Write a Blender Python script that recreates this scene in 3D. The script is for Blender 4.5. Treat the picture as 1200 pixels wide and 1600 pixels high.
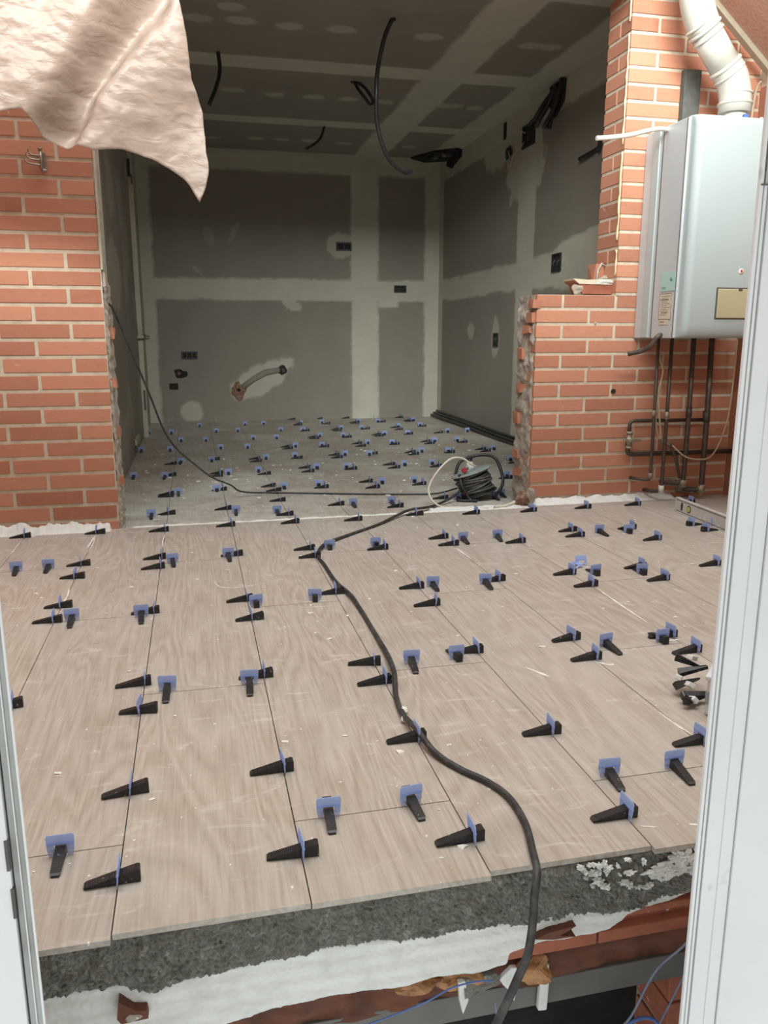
import bpy, bmesh, math, random
from mathutils import Vector, Matrix, noise
for o in list(bpy.data.objects): bpy.data.objects.remove(o)
SC = bpy.context.scene
COL = SC.collection
random.seed(11)
R = math.radians

# ------------------------------------------------------------------ camera
FPX, PITCH, YAW, CAMH = 1252.2, 0.216426, 0.230507, 0.8713
cy, sy, cp, spp = math.cos(YAW), math.sin(YAW), math.cos(PITCH), math.sin(PITCH)
Fv = Vector((sy*cp, cy*cp, -spp)); Rv = Vector((cy, -sy, 0)); Uv = Rv.cross(Fv)
cd = bpy.data.cameras.new('camera'); cam = bpy.data.objects.new('camera', cd); COL.objects.link(cam)
cd.sensor_fit = 'VERTICAL'; cd.sensor_height = 36; cd.lens = FPX/1600*36
cd.clip_start = 0.02; cd.clip_end = 100
m = Matrix((Rv, Uv, -Fv)).transposed().to_4x4(); m.translation = (0, 0, CAMH)
cam.matrix_world = m
SC.camera = cam
SC.view_settings.view_transform = 'Standard'; SC.view_settings.look = 'None'
SC.view_settings.exposure = 0.0; SC.view_settings.gamma = 1; SC.view_settings.use_curve_mapping = False

# ------------------------------------------------------------------ light: an overcast sky above the little courtyard
w = bpy.data.worlds.new('sky'); SC.world = w; w.use_nodes = True
nt = w.node_tree
bg = nt.nodes['Background']
bg.inputs['Color'].default_value = (0.93, 0.99, 1.0, 1); bg.inputs['Strength'].default_value = 1.15
def area(name, loc, size, power, color, aim):
    l = bpy.data.lights.new(name, 'AREA'); l.shape = 'RECTANGLE'; l.size, l.size_y = size; l.energy = power; l.color = color
    o = bpy.data.objects.new(name, l); COL.objects.link(o); o.location = loc
    o.rotation_euler = (Vector(aim)-Vector(loc)).to_track_quat('-Z', 'Y').to_euler(); return o
# the bright overcast patch of sky over the courtyard
area('overcast_sky_opening', (0.9, 2.1, 7.6), (5.6, 3.4), 385, (.95, 1.0, 0.99), (1.0, 2.9, 0))
# the bright low sky over the roof behind the photographer, reaching into the back room
area('low_bright_sky', (-1.2, -7.0, 6.0), (8.0, 5.0), 3900, (.97, 1.0, 0.95), (1.1, 8.0, 0.4))

# ------------------------------------------------------------------ helpers
def link(o): COL.objects.link(o); return o
def tag(o, label=None, cat=None, group=None, kind=None):
    if label: o['label'] = label
    if cat: o['category'] = cat
    if group: o['group'] = group
    if kind: o['kind'] = kind
    return o
def empty(name, loc=(0,0,0), rot=(0,0,0)):
    o = bpy.data.objects.new(name, None); o.empty_display_size = .05; link(o); o.location = loc; o.rotation_euler = rot; return o
class MB:
    """collects shapes for ONE mesh object"""
    def __init__(s): s.v = []; s.f = []; s.mi = []; s.tint = []; s.sm = []; s.mats = []; s.vm = []
    def slot(s, m):
        if m not in s.mats: s.mats.append(m)
        return s.mats.index(m)
    def face(s, idx, m, t=0.5, smooth=False):
        s.f.append(idx); s.mi.append(s.slot(m)); s.tint.append(t); s.sm.append(smooth)
    def vert(s, p, mask=0.0): s.v.append(tuple(p)); s.vm.append(mask); return len(s.v)-1
    def box(s, a, b, m, t=0.5, mat=None, ch=0.0, jit=0.0):
        x0,y0,z0 = a; x1,y1,z1 = b
        P = [Vector((x,y,z)) for z in (z0,z1) for y in (y0,y1) for x in (x0,x1)]
        if ch > 0:
            return s.chbox(a, b, m, t, ch, mat)
        if jit: P = [p+Vector((random.uniform(-jit,jit) for _ in range(3))) for p in P]
        if mat: P = [mat@p for p in P]
        i = [s.vert(p) for p in P]
        for q in ((0,2,3,1),(4,5,7,6),(0,1,5,4),(2,6,7,3),(1,3,7,5),(0,4,6,2)): s.face([i[k] for k in q], m, t)
    def chbox(s, a, b, m, t, c, mat=None):
        bm = bmesh.new(); bmesh.ops.create_cube(bm, size=1)
        for v in bm.verts:
            v.co = Vector([a[k] if v.co[k] < 0 else b[k] for k in range(3)])
        bmesh.ops.bevel(bm, geom=bm.edges[:], offset=c, segments=2, affect='EDGES', profile=.6)
        s.addbm(bm, m, t, mat)
    def addbm(s, bm, m, t=0.5, mat=None, smooth=False):
        bm.verts.ensure_lookup_table(); base = len(s.v)
        for v in bm.verts: s.vert(mat@v.co if mat else v.co)
        for f in bm.faces: s.face([base+v.index for v in f.verts], m, t, smooth)
        bm.free()
    def prism(s, pts, axis, a, b, m, t=0.5, mat=None):
        """polygon pts in the two remaining axes, extruded along axis from a to b"""
        def P(u,v,w):
            return Vector({'x':(w,u,v),'y':(u,w,v),'z':(u,v,w)}[axis])
        lo = [s.vert(mat@P(u,v,a) if mat else P(u,v,a)) for u,v in pts]
        hi = [s.vert(mat@P(u,v,b) if mat else P(u,v,b)) for u,v in pts]
        n = len(pts)
        s.face(lo[::-1], m, t); s.face(hi, m, t)
        for k in range(n): s.face([lo[k], lo[(k+1)%n], hi[(k+1)%n], hi[k]], m, t)
    def tube(s, pts, r, m, n=10, t=0.5, cap=True, mat=None):
        pts = [Vector(p) for p in pts]
        rr = r if isinstance(r, (list, tuple)) else [r]*len(pts)
        prev = None; rings = []
        for i, p in enumerate(pts):
            d = (pts[min(i+1,len(pts)-1)]-pts[max(i-1,0)]).normalized()
            if prev is None:
                up = Vector((0,0,1)) if abs(d.z) < .9 else Vector((0,1,0))
                a = d.cross(up).normalized()
            else:
                a = (prev-d*prev.dot(d)).normalized()
            prev = a; b = d.cross(a)
            ring = []
            for k in range(n):
                an = 2*math.pi*k/n
                q = p+(a*math.cos(an)+b*math.sin(an))*rr[i]
                ring.append(s.vert(mat@q if mat else q))
            rings.append(ring)
        for A, B in zip(rings, rings[1:]):
            for k in range(n): s.face([A[k], A[(k+1)%n], B[(k+1)%n], B[k]], m, t, True)
        if cap: s.face(rings[0][::-1], m, t); s.face(rings[-1], m, t)
    def lathe(s, prof, m, n=28, mat=None, t=0.5, smooth=True):
        rings = []
        for r, z in prof:
            ring = []
            for k in range(n):
                an = 2*math.pi*k/n; q = Vector((r*math.cos(an), r*math.sin(an), z))
                ring.append(s.vert(mat@q if mat else q))
            rings.append(ring)
        for A, B in zip(rings, rings[1:]):
            for k in range(n): s.face([A[k], A[(k+1)%n], B[(k+1)%n], B[k]], m, t, smooth)
        s.face(rings[0][::-1], m, t); s.face(rings[-1], m, t)
    def blob(s, c, rad, m, seed=0, amp=.35, sub=2, t=0.5, freq=1.2):
        bm = bmesh.new(); bmesh.ops.create_icosphere(bm, subdivisions=sub, radius=1)
        for v in bm.verts:
            d = v.co.normalized(); k = 1+amp*noise.noise(d*freq+Vector((seed*3.1,seed*1.7,seed)))*1.6
            v.co = Vector((c[0]+d.x*k*rad[0], c[1]+d.y*k*rad[1], c[2]+d.z*k*rad[2]))
        s.addbm(bm, m, t)
    def grid(s, nu, nv, fn, m, maskfn=None, smooth=True, t=0.5, flip=False):
        idx = [[None]*(nv+1) for _ in range(nu+1)]
        for i in range(nu+1):
            for j in range(nv+1):
                u, v = i/nu, j/nv
                idx[i][j] = s.vert(fn(u, v), maskfn(u, v) if maskfn else 0.0)
        for i in range(nu):
            for j in range(nv):
                q = [idx[i][j], idx[i+1][j], idx[i+1][j+1], idx[i][j+1]]
                s.face(q[::-1] if flip else q, m, t, smooth)
        return idx
    def build(s, name, parent=None, bevel=0):
        me = bpy.data.meshes.new(name); me.from_pydata(s.v, [], s.f)
        for mm in s.mats: me.materials.append(mm)
        me.polygons.foreach_set('material_index', s.mi); me.polygons.foreach_set('use_smooth', s.sm)
        if len(set(s.tint)) > 1:
            at = me.attributes.new('tint', 'FLOAT', 'FACE'); at.data.foreach_set('value', s.tint)
        if any(s.vm):
            at = me.attributes.new('mask', 'FLOAT', 'POINT'); at.data.foreach_set('value', s.vm)
        me.update()
        o = bpy.data.objects.new(name, me); link(o)
        if parent: o.parent = parent
        if bevel:
            b = o.modifiers.new('bevel', 'BEVEL'); b.width = bevel; b.segments = 2; b.limit_method = 'ANGLE'
        return o
def smooth_path(pts, k=6):
    pts = [Vector(p) for p in pts]; out = []
    P = [pts[0]*2-pts[1]]+pts+[pts[-1]*2-pts[-2]]
    for i in range(1, len(P)-2):
        a, b, c, d = P[i-1], P[i], P[i+1], P[i+2]
        for j in range(k):
            t = j/k
            out.append(.5*((2*b)+(c-a)*t+(2*a-5*b+4*c-d)*t*t+(3*b-a-3*c+d)*t**3))
    out.append(pts[-1]); return out
def fbm(x, y, z=0, oct=3):
    v = 0; a = 1; n = 0
    for _ in range(oct):
        v += a*noise.noise(Vector((x, y, z))); n += a; a *= .5; x *= 2.03; y *= 2.03; z *= 2.03
    return v/n

# ------------------------------------------------------------------ materials
class NT:
    def __init__(s, name):
        s.m = bpy.data.materials.new(name); s.m.use_nodes = True; s.t = s.m.node_tree
        s.b = s.t.nodes['Principled BSDF']; s.out = s.t.nodes['Material Output']
    def n(s, typ, **kw):
        nd = s.t.nodes.new(typ)
        for k, v in kw.items():
            if k.startswith('i_'): nd.inputs[k[2:].replace('_', ' ')].default_value = v
            else: setattr(nd, k, v)
        return nd
    def l(s, a, b): s.t.links.new(a, b)
    def noise(s, vec, scale, detail=4, rough=.55, dist=0):
        nd = s.n('ShaderNodeTexNoise'); nd.inputs['Scale'].default_value = scale; nd.inputs['Detail'].default_value = detail
        nd.inputs['Roughness'].default_value = rough; nd.inputs['Distortion'].default_value = dist
        if vec is not None: s.l(vec, nd.inputs['Vector'])
        return nd.outputs['Fac']
    def coord(s, scale=(1,1,1), off=None):
        tc = s.n('ShaderNodeTexCoord'); mp = s.n('ShaderNodeMapping'); mp.inputs['Scale'].default_value = scale
        s.l(tc.outputs['Object'], mp.inputs['Vector'])
        if off is not None: s.l(off, mp.inputs['Location'])
        return mp.outputs['Vector']
    def ramp(s, fac, stops, interp='LINEAR'):
        r = s.n('ShaderNodeValToRGB'); r.color_ramp.interpolation = interp; cr = r.color_ramp
        cr.elements[0].position, cr.elements[0].color = stops[0][0], (*stops[0][1], 1) if len(stops[0][1]) == 3 else stops[0][1]
        cr.elements[1].position, cr.elements[1].color = stops[-1][0], (*stops[-1][1], 1)
        for p, c in stops[1:-1]:
            e = cr.elements.new(p); e.color = (*c, 1)
        s.l(fac, r.inputs['Fac']); return r.outputs['Color']
    def step(s, fac, a, b):
        r = s.n('ShaderNodeMapRange'); r.inputs['From Min'].default_value = a; r.inputs['From Max'].default_value = b
        s.l(fac, r.inputs['Value']); return r.outputs['Result']
    def mix(s, fac, a, b, mode='MIX'):
        x = s.n('ShaderNodeMix'); x.data_type = 'RGBA'; x.blend_type = mode
        for v, i in ((fac, 0), (a, 6), (b, 7)):
            if isinstance(v, (int, float)): x.inputs[i].default_value = v
            elif isinstance(v, tuple): x.inputs[i].default_value = (*v, 1)
            else: s.l(v, x.inputs[i])
        return x.outputs[2]
    def math(s, op, a, b=0.5):
        x = s.n('ShaderNodeMath', operation=op)
        for v, i in ((a, 0), (b, 1)):
            if isinstance(v, (int, float)): x.inputs[i].default_value = v
            else: s.l(v, x.inputs[i])
        return x.outputs[0]
    def bump(s, h, strength=.3, dist=.002):
        b = s.n('ShaderNodeBump'); b.inputs['Strength'].default_value = strength; b.inputs['Distance'].default_value = dist
        s.l(h, b.inputs['Height']); s.l(b.outputs['Normal'], s.b.inputs['Normal'])
    def attr(s, name):
        a = s.n('ShaderNodeAttribute'); a.attribute_name = name; return a.outputs['Fac']
    def col(s, c):
        if isinstance(c, tuple): s.b.inputs['Base Color'].default_value = (*c, 1)
        else: s.l(c, s.b.inputs['Base Color'])
    def p(s, rough=.6, metal=0, spec=None):
        s.b.inputs['Roughness'].default_value = rough; s.b.inputs['Metallic'].default_value = metal
        if spec is not None: s.b.inputs['Specular IOR Level'].default_value = spec
        return s.m
def dirty(name, c, c2, rough=.6, metal=0, scale=18, lo=.45, hi=.75, bump=.15, bd=.001, splat=None, splat_at=(.66,.7)):
    """a base colour with a second colour in noise patches, optionally plaster splats"""
    t = NT(name); v = t.coord(); f = t.noise(v, scale, 5)
    cc = t.mix(t.step(f, lo, hi), c, c2)
    if splat:
        g = t.noise(v, scale*2.7, 3, .5); cc = t.mix(t.step(g, *splat_at), cc, splat)
    t.col(cc)
    if bump: t.bump(f, bump, bd)
    return t.p(rough, metal)

def mat_floor(name, dust, amount):
    t = NT(name)
    tid = t.attr('tint')
    cmb = t.n('ShaderNodeCombineXYZ'); t.l(t.math('MULTIPLY', tid, 37.0), cmb.inputs[0]); t.l(t.math('MULTIPLY', tid, 91.0), cmb.inputs[1])
    v = t.coord((1, 1, 1), cmb.outputs[0])
    mp = t.n('ShaderNodeMapping'); mp.inputs['Scale'].default_value = (1, .13, 1); t.l(v, mp.inputs['Vector'])
    big = t.noise(mp.outputs[0], 6, 2, .5, .6)
    rings = t.math('FRACT', t.math('MULTIPLY', big, 15.0))
    rings = t.math('ABSOLUTE', t.math('SUBTRACT', rings, .5))
    mp2 = t.n('ShaderNodeMapping'); mp2.inputs['Scale'].default_value = (1, .045, 1); t.l(v, mp2.inputs['Vector'])
    fine = t.noise(mp2.outputs[0], 160, 4, .6)
    g = t.math('ADD', t.math('ADD', t.math('MULTIPLY', rings, .42), .03), t.math('MULTIPLY', fine, .78))
    c = t.ramp(g, [(.22, (.31, .255, .205)), (.5, (.42, .36, .30)), (.78, (.53, .47, .41))])
    # each tile a little different
    c = t.mix(t.step(tid, 0, 1), c, t.mix(1.0, c, (.93, .93, .95), 'MULTIPLY'))
    w = t.coord()
    d1 = t.noise(w, 1.6, 5, .62, .4); d2 = t.noise(w, 9, 6, .7, .8)
    c = t.mix(t.math('MULTIPLY', t.step(t.math('ADD', t.math('MULTIPLY', d1, .6), t.math('MULTIPLY', d2, .4)), .42, .68), amount), c, dust)
    # wiped plaster smears
    mp3 = t.n('ShaderNodeMapping'); mp3.inputs['Scale'].default_value = (1, 3.2, 1); mp3.inputs['Rotation'].default_value = (0,0,.35); t.l(w, mp3.inputs['Vector'])
    s1 = t.noise(mp3.outputs[0], 5.5, 7, .74, 1.4)
    c = t.mix(t.math('MULTIPLY', t.step(s1, .57, .74), .6), c, (.72, .70, .66))
    s2 = t.noise(w, 75, 2, .4)
    c = t.mix(t.math('MULTIPLY', t.step(s2, .745, .765), .8), c, (.82, .8, .76))
    t.col(c); t.bump(fine, .12, .0006)
    r = t.math('ADD', t.math('MULTIPLY', d2, .3), .36); t.l(r, t.b.inputs['Roughness'])
    return t.m
M = {}
M['tile'] = mat_floor('wood_look_tile', (.50, .48, .45), .35)
M['tile_dusty'] = mat_floor('dusty_wood_look_tile', (.70, .69, .63), .9)
M['tile_edge'] = dirty('tile_edge', (.42, .36, .31), (.3, .27, .24), .7, scale=60)
M['grout'] = dirty('joint_gap', (.06, .05, .045), (.1, .09, .08), .9)
def mat_brick(name, a, b, c3):
    t = NT(name); tn = t.attr('tint'); v = t.coord()
    cc = t.ramp(tn, [(0, a), (.5, b), (1, c3)])
    n1 = t.noise(v, 30, 6, .65); cc = t.mix(t.math('MULTIPLY', t.step(n1, .35, .8), .5), cc, (.46, .25, .17))
    mp = t.n('ShaderNodeMapping'); mp.inputs['Scale'].default_value = (1, 1, 4); t.l(v, mp.inputs['Vector'])
    n2 = t.noise(mp.outputs[0], 14, 4, .6); cc = t.mix(t.math('MULTIPLY', t.step(n2, .55, .8), .35), cc, (.28, .12, .08))
    n3 = t.noise(v, 7, 8, .78, .6); cc = t.mix(t.math('MULTIPLY', t.step(n3, .66, .72), .5), cc, (.72, .66, .6))
    n4 = t.noise(v, 120, 2, .5); cc = t.mix(t.step(n4, .74, .78), cc, (.7, .64, .56))
    t.col(cc); t.bump(n1, .35, .0015); return t.p(.85)
M['brick'] = mat_brick('red_brick', (.39, .155, .092), (.495, .208, .128), (.585, .265, .165))
M['mortar'] = dirty('mortar', (.64, .56, .445), (.48, .415, .33), .95, scale=25, bump=.6, bd=.002)
M['mortar_grey'] = dirty('grey_mortar', (.42, .37, .31), (.28, .25, .22), .95, scale=30, bump=.7, bd=.004, splat=(.7,.68,.62))
def mat_dry(name, board, paste):
    t = NT(name); v = t.coord(); k = t.attr('mask'); n = t.noise(v, 3, 6, .65); n2 = t.noise(v, 40, 3, .5)
    b = t.mix(t.step(n, .35, .7), board, tuple(x*.9 for x in board))
    pst = t.mix(t.step(n, .35, .75), paste, tuple(x*.86 for x in paste))
    c = t.mix(k, b, pst)
    s = t.noise(v, 9, 6, .7, 1); c = t.mix(t.math('MULTIPLY', t.step(s, .7, .74), .4), c, paste)
    t.col(c); t.bump(n2, .12, .0008); return t.p(.85)
M['drywall'] = mat_dry('taped_plasterboard', (.30, .275, .235), (.58, .565, .48))
M['hole'] = dirty('dark_hole', (.02, .018, .016), (.05, .045, .04), .9)
M['black'] = dirty('black_plastic', (.016, .016, .018), (.035, .034, .036), .42, scale=60, bump=.1)
def mat_wedge():
    t = NT('black_wedge'); v = t.coord(); f = t.noise(v, 220, 4)
    oi = t.n('ShaderNodeObjectInfo')
    cmb = t.n('ShaderNodeVectorMath', operation='ADD'); t.l(v, cmb.inputs[0])
    m2 = t.n('ShaderNodeVectorMath', operation='SCALE'); t.l(oi.outputs['Location'], m2.inputs[0]); m2.inputs['Scale'].default_value = 3.0
    t.l(m2.outputs[0], cmb.inputs[1])
    g = t.noise(cmb.outputs[0], 110, 3, .6)
    c = t.mix(t.step(f, .5, .7), (.013, .013, .014), (.03, .029, .03))
    c = t.mix(t.math('MULTIPLY', t.step(g, .68, .72), .85), c, (.5, .48, .45))
    t.col(c)
    return t.p(.4)
M['wedge'] = mat_wedge()
def mat_clip():
    t = NT('blue_clip'); t.b.inputs['Base Color'].default_value = (.62, .75, 1.0, 1); t.b.inputs['Roughness'].default_value = .35
    tl = t.n('ShaderNodeBsdfTranslucent'); tl.inputs['Color'].default_value = (.60, .73, 1.0, 1)
    tr = t.n('ShaderNodeBsdfTransparent'); tr.inputs['Color'].default_value = (.72, .78, 1, 1)
    a = t.n('ShaderNodeMixShader'); a.inputs[0].default_value = .62; t.l(t.b.outputs[0], a.inputs[1]); t.l(tl.outputs[0], a.inputs[2])
    b = t.n('ShaderNodeMixShader'); b.inputs[0].default_value = .12; t.l(a.outputs[0], b.inputs[1]); t.l(tr.outputs[0], b.inputs[2])
    t.l(b.outputs[0], t.out.inputs['Surface']); return t.m
M['clip'] = mat_clip()
def mat_clipfoot():
    t = NT('clear_clip_foot'); t.b.inputs['Base Color'].default_value = (.55, .62, .9, 1); t.b.inputs['Roughness'].default_value = .3
    tr = t.n('ShaderNodeBsdfTransparent'); tr.inputs['Color'].default_value = (.86, .89, 1, 1)
    b = t.n('ShaderNodeMixShader'); b.inputs[0].default_value = .6; t.l(t.b.outputs[0], b.inputs[1]); t.l(tr.outputs[0], b.inputs[2])
    t.l(b.outputs[0], t.out.inputs['Surface']); return t.m
M['clipfoot'] = mat_clipfoot()
M['plaster'] = dirty('white_plaster', (.74, .74, .71), (.6, .6, .57), .8, scale=22, bump=.5, bd=.003)
M['crumb'] = dirty('plaster_crumb', (.76, .74, .69), (.62, .6, .56), .9, scale=40, bump=0)
def mat_screed():
    t = NT('rough_screed'); v = t.coord(); a = t.noise(v, 45, 8, .75, .4); b = t.noise(v, 8, 4, .6)
    c = t.ramp(a, [(.34, (.13, .125, .105)), (.47, (.42, .40, .35)), (.53, (.33, .32, .28)), (.68, (.72, .70, .63))])  # dark-to-light contrast in the colour stands in for shading of the pits
    c = t.mix(t.math('MULTIPLY', t.step(b, .45, .7), .5), c, (.46, .44, .39))
    s = t.noise(v, 30, 6, .75); c = t.mix(t.step(s, .68, .72), c, (.66, .67, .65))
    t.col(c); t.bump(a, 1.0, .02); return t.p(.95)
M['screed'] = mat_screed()
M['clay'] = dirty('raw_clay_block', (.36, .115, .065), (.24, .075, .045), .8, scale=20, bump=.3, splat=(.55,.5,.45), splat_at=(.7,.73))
M['shaded_clay'] = dirty('shaded_rubble', (.16, .06, .035), (.07, .035, .025), .95, scale=18, bump=.6, bd=.004)  # clay colour darkened for the shade under the blocks and in plaster holes
M['beam'] = dirty('steel_lintel', (.13, .125, .115), (.17, .16, .14), .6, .2, scale=8, bump=.1)
M['foam'] = dirty('cured_foam', (.46, .24, .11), (.18, .07, .035), .8, scale=40, bump=.6, bd=.004)
M['void'] = dirty('cavity_shade', (.035, .03, .028), (.06, .05, .045), 1)  # near-black colour stands in for the darkness under the slab
M['pvc'] = dirty('white_pvc_frame', (.76, .765, .77), (.70, .71, .715), .38, scale=5, bump=.03, splat=(.42,.42,.4), splat_at=(.72,.8))
M['pvc_grey'] = dirty('grey_pvc_frame', (.42, .43, .41), (.27, .27, .25), .5, scale=9, bump=.05)  # greyer tone for the grooves, seams and inner bands of the frame
M['pvc_dark'] = dirty('rubber_seal', (.09, .085, .075), (.16, .15, .13), .7)
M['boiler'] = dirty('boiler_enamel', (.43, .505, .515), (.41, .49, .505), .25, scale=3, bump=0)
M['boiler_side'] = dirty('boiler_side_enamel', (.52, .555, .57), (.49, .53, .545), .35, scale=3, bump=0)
M['tan'] = dirty('tan_flap', (.50, .46, .29), (.46, .42, .27), .4, scale=5, bump=0)
M['teal'] = dirty('teal_sticker', (.40, .62, .56), (.43, .65, .59), .5, bump=0)
M['paper'] = dirty('rating_plate', (.62, .58, .48), (.56, .52, .43), .6, bump=0)
M['ink'] = dirty('ink', (.08, .07, .06), (.12, .1, .09), .7, bump=0)
M['tealink'] = dirty('teal_ink', (.1, .27, .25), (.1, .25, .24), .7, bump=0)
M['red'] = dirty('red_mark', (.55, .03, .04), (.5, .03, .04), .5, bump=0)
M['white'] = dirty('white_gloss', (.78, .77, .72), (.74, .73, .68), .3, bump=0)
M['cream'] = dirty('flue_enamel', (.58, .58, .53), (.54, .54, .49), .25, scale=4, bump=0)
M['creamwood'] = dirty('cream_painted_wood', (.50, .46, .36), (.42, .38, .30), .6, scale=14, bump=.1)
M['sealant'] = dirty('dried_sealant', (.66, .56, .36), (.6, .48, .28), .7, scale=50, bump=.5)
M['slate'] = dirty('grey_metal_duct', (.085, .09, .082), (.12, .125, .115), .7, scale=30, bump=.1)
M['salmon'] = dirty('salmon_render', (.66, .42, .32), (.58, .36, .27), .95, scale=60, bump=.8, bd=.003)
M['cloth'] = None
M['pipe'] = dirty('old_copper_pipe', (.085, .07, .06), (.15, .11, .085), .5, .45, scale=25, bump=.2, splat=(.5,.47,.42), splat_at=(.74,.78))
M['brass'] = dirty('corroded_brass', (.26, .22, .16), (.55, .53, .47), .5, .4, scale=50)
M['wirecream'] = dirty('cream_wire', (.52, .43, .30), (.46, .38, .27), .5, bump=0)
M['cable'] = dirty('dusty_black_cable', (.028, .028, .03), (.085, .083, .08), .55, scale=45, bump=.1, splat=(.55,.53,.5), splat_at=(.72,.76))
M['coil'] = dirty('coiled_cable', (.08, .085, .085), (.16, .165, .16), .5, scale=40, bump=.1)
M['cablewhite'] = dirty('white_cable', (.70, .66, .56), (.6, .56, .48), .5, scale=40, bump=0)
M['flange'] = dirty('grey_reel_flange', (.33, .37, .37), (.25, .28, .28), .4, scale=25, bump=0, splat=(.65,.63,.6), splat_at=(.68,.72))
M['steel'] = dirty('worn_steel', (.33, .30, .25), (.2, .18, .15), .4, .7, scale=60)
M['alu'] = dirty('level_aluminium', (.60, .60, .57), (.48, .48, .46), .4, .1, scale=12, bump=.05, splat=(.75,.74,.7), splat_at=(.66,.7))
M['vial'] = dirty('yellow_vial', (.50, .52, .12), (.4, .45, .1), .2, bump=0)
M['bluecord'] = dirty('blue_cord', (.08, .16, .45), (.12, .2, .5), .5, bump=0)
M['greycord'] = dirty('grey_blue_wire', (.16, .19, .28), (.25, .27, .33), .5, bump=0)
M['white_tub'] = dirty('white_tub', (.62, .66, .68), (.55, .59, .6), .4, scale=8, bump=0)
M['tubgrey'] = dirty('grey_band', (.30, .33, .34), (.25, .28, .29), .4, bump=0)
M['rust'] = dirty('broken_pipe_stub', (.20, .10, .06), (.42, .32, .24), .8, scale=60, bump=.5)
def mat_cloth():
    t = NT('salmon_paper_sheet'); v = t.coord()
    a = t.noise(v, 9, 6, .68, .7)
    c = t.mix(t.step(a, .3, .75), (.38, .29, .24), (.48, .385, .335)); t.col(c)
    mp = t.n('ShaderNodeMapping'); mp.inputs['Scale'].default_value = (1, 1, 2.2); mp.inputs['Rotation'].default_value = (0, .5, 0); t.l(v, mp.inputs['Vector'])
    b = t.noise(mp.outputs[0], 13, 3, .5, .6); t.bump(b, .5, .012)
    t.b.inputs['Roughness'].default_value = .42
    tl = t.n('ShaderNodeBsdfTranslucent'); tl.inputs['Color'].default_value = (.66, .50, .40, 1)
    x = t.n('ShaderNodeMixShader'); x.inputs[0].default_value = .2; t.l(t.b.outputs[0], x.inputs[1]); t.l(tl.outputs[0], x.inputs[2]); t.l(x.outputs[0], t.out.inputs['Surface'])
    return t.m
M['cloth'] = mat_cloth()

# ================================================================== SETTING
# ---- tiled floor: front (courtyard) part on the slab, back (room) part 2 cm lower
X0 = -.46
def tiles(mb, x_lo, x_hi, y_lo, y_hi, z, pitch, fronts, mat, lenpitch):
    k = -20
    kk = int(math.floor((x_lo-X0)/pitch))-1
    while X0+kk*pitch < x_hi:
        a, b = X0+kk*pitch, X0+(kk+1)*pitch
        a2, b2 = max(a, x_lo), min(b, x_hi)
        if b2-a2 > .01:
            base = (1.318 if kk % 2 == 0 else 1.935)
            ys = [y_lo if not fronts else fronts.get(kk, 1.094)]
            y = base-lenpitch*3
            while y < y_hi:
                if y > ys[0]+.05: ys.append(y)
                y += lenpitch
            ys.append(y_hi)
            for y0, y1 in zip(ys, ys[1:]):
                g = .0011
                mb.box((a2+g, y0+(g if y0 != ys[0] else 0), z-.010), (b2-g, y1-g, z), mat, random.random())
        kk += 1
fl = MB()
tiles(fl, -1.9, 2.875, 1.09, 3.79, 0, .30, {-1:1.089, 0:1.086, 1:1.096, 2:1.0935, 3:1.104, 4:1.094, 5:1.099}, M['tile'], 1.218)
tiles(fl, -.46, 2.66, 3.812, 8.72, -.02, .2985, None, M['tile_dusty'], 1.205)
tiles(fl, -1.9, -.345, 3.792, 3.886, 0, .30, None, M['tile'], 1.218); tiles(fl, 1.70, 2.875, 3.792, 3.886, 0, .30, None, M['tile'], 1.218)
fl.box((-1.9, 1.16, -.10), (2.875, 3.82, -.0101), M['grout'])
fl.box((-.46, 3.8, -.12), (2.66, 8.72, -.0301), M['grout'])
fl.box((-.335, 3.808, -.03), (1.62, 3.822, -.0188), M['grout'])
fl.box((-.46, 3.79, -.05), (2.14, 3.812, -.022), M['grout'])
tag(fl.build('floor'), 'floor of pinkish beige wood-look plank tiles, laid in half-offset rows', 'floor', kind='structure')

# ---- rough front edge of the slab
def lerp_poly(P, x):
    if x <= P[0][0]: return P[0][1]
    for (a, b), (c, d) in zip(P, P[1:]):
        if x <= c: return b+(d-b)*(x-a)/(c-a)
    return P[-1][1]
def rough_strip(name, x0, x1, top, bot, yf, amp, thick, m, nx, nz, seed, fine=40, rag=.006, grooves=0, grit=0):
    mb = MB()
    def f(u, v):
        x = x0+(x1-x0)*u
        zt = top(x)+rag*fbm(x*14, seed); zb = bot(x)+rag*fbm(x*22, seed+5)
        z = zt+(zb-zt)*v
        e = min(v, 1-v)*8; e = min(e, 1)
        d = amp*(fbm(x*fine*.4, z*fine*.5, seed, 5))*1.6-(1-e)**2*.010
        if grit: d += grit*abs(fbm(x*75, z*95, seed+2, 3))*2.2+grit*.8*noise.noise(Vector((x*210, z*210, seed)))
        if grooves: d += grooves*math.sin(z*2*math.pi/.028+.6*math.sin(x*5))*e
        return Vector((x, yf-d, z))
    nv = nz
    idx = mb.grid(nx, nv, f, m)
    back_t = [mb.vert((mb.v[idx[i][0]][0], yf+thick, mb.v[idx[i][0]][2])) for i in range(nx+1)]
    back_b = [mb.vert((mb.v[idx[i][nv]][0], yf+thick, mb.v[idx[i][nv]][2])) for i in range(nx+1)]
    for i in range(nx):
        mb.face([idx[i][0], back_t[i], back_t[i+1], idx[i+1][0]], m)
        mb.face([idx[i][nv], idx[i+1][nv], back_b[i+1], back_b[i]], m)
        mb.face([back_t[i], back_b[i], back_b[i+1], back_t[i+1]], m)
    return mb.build(name)
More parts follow.
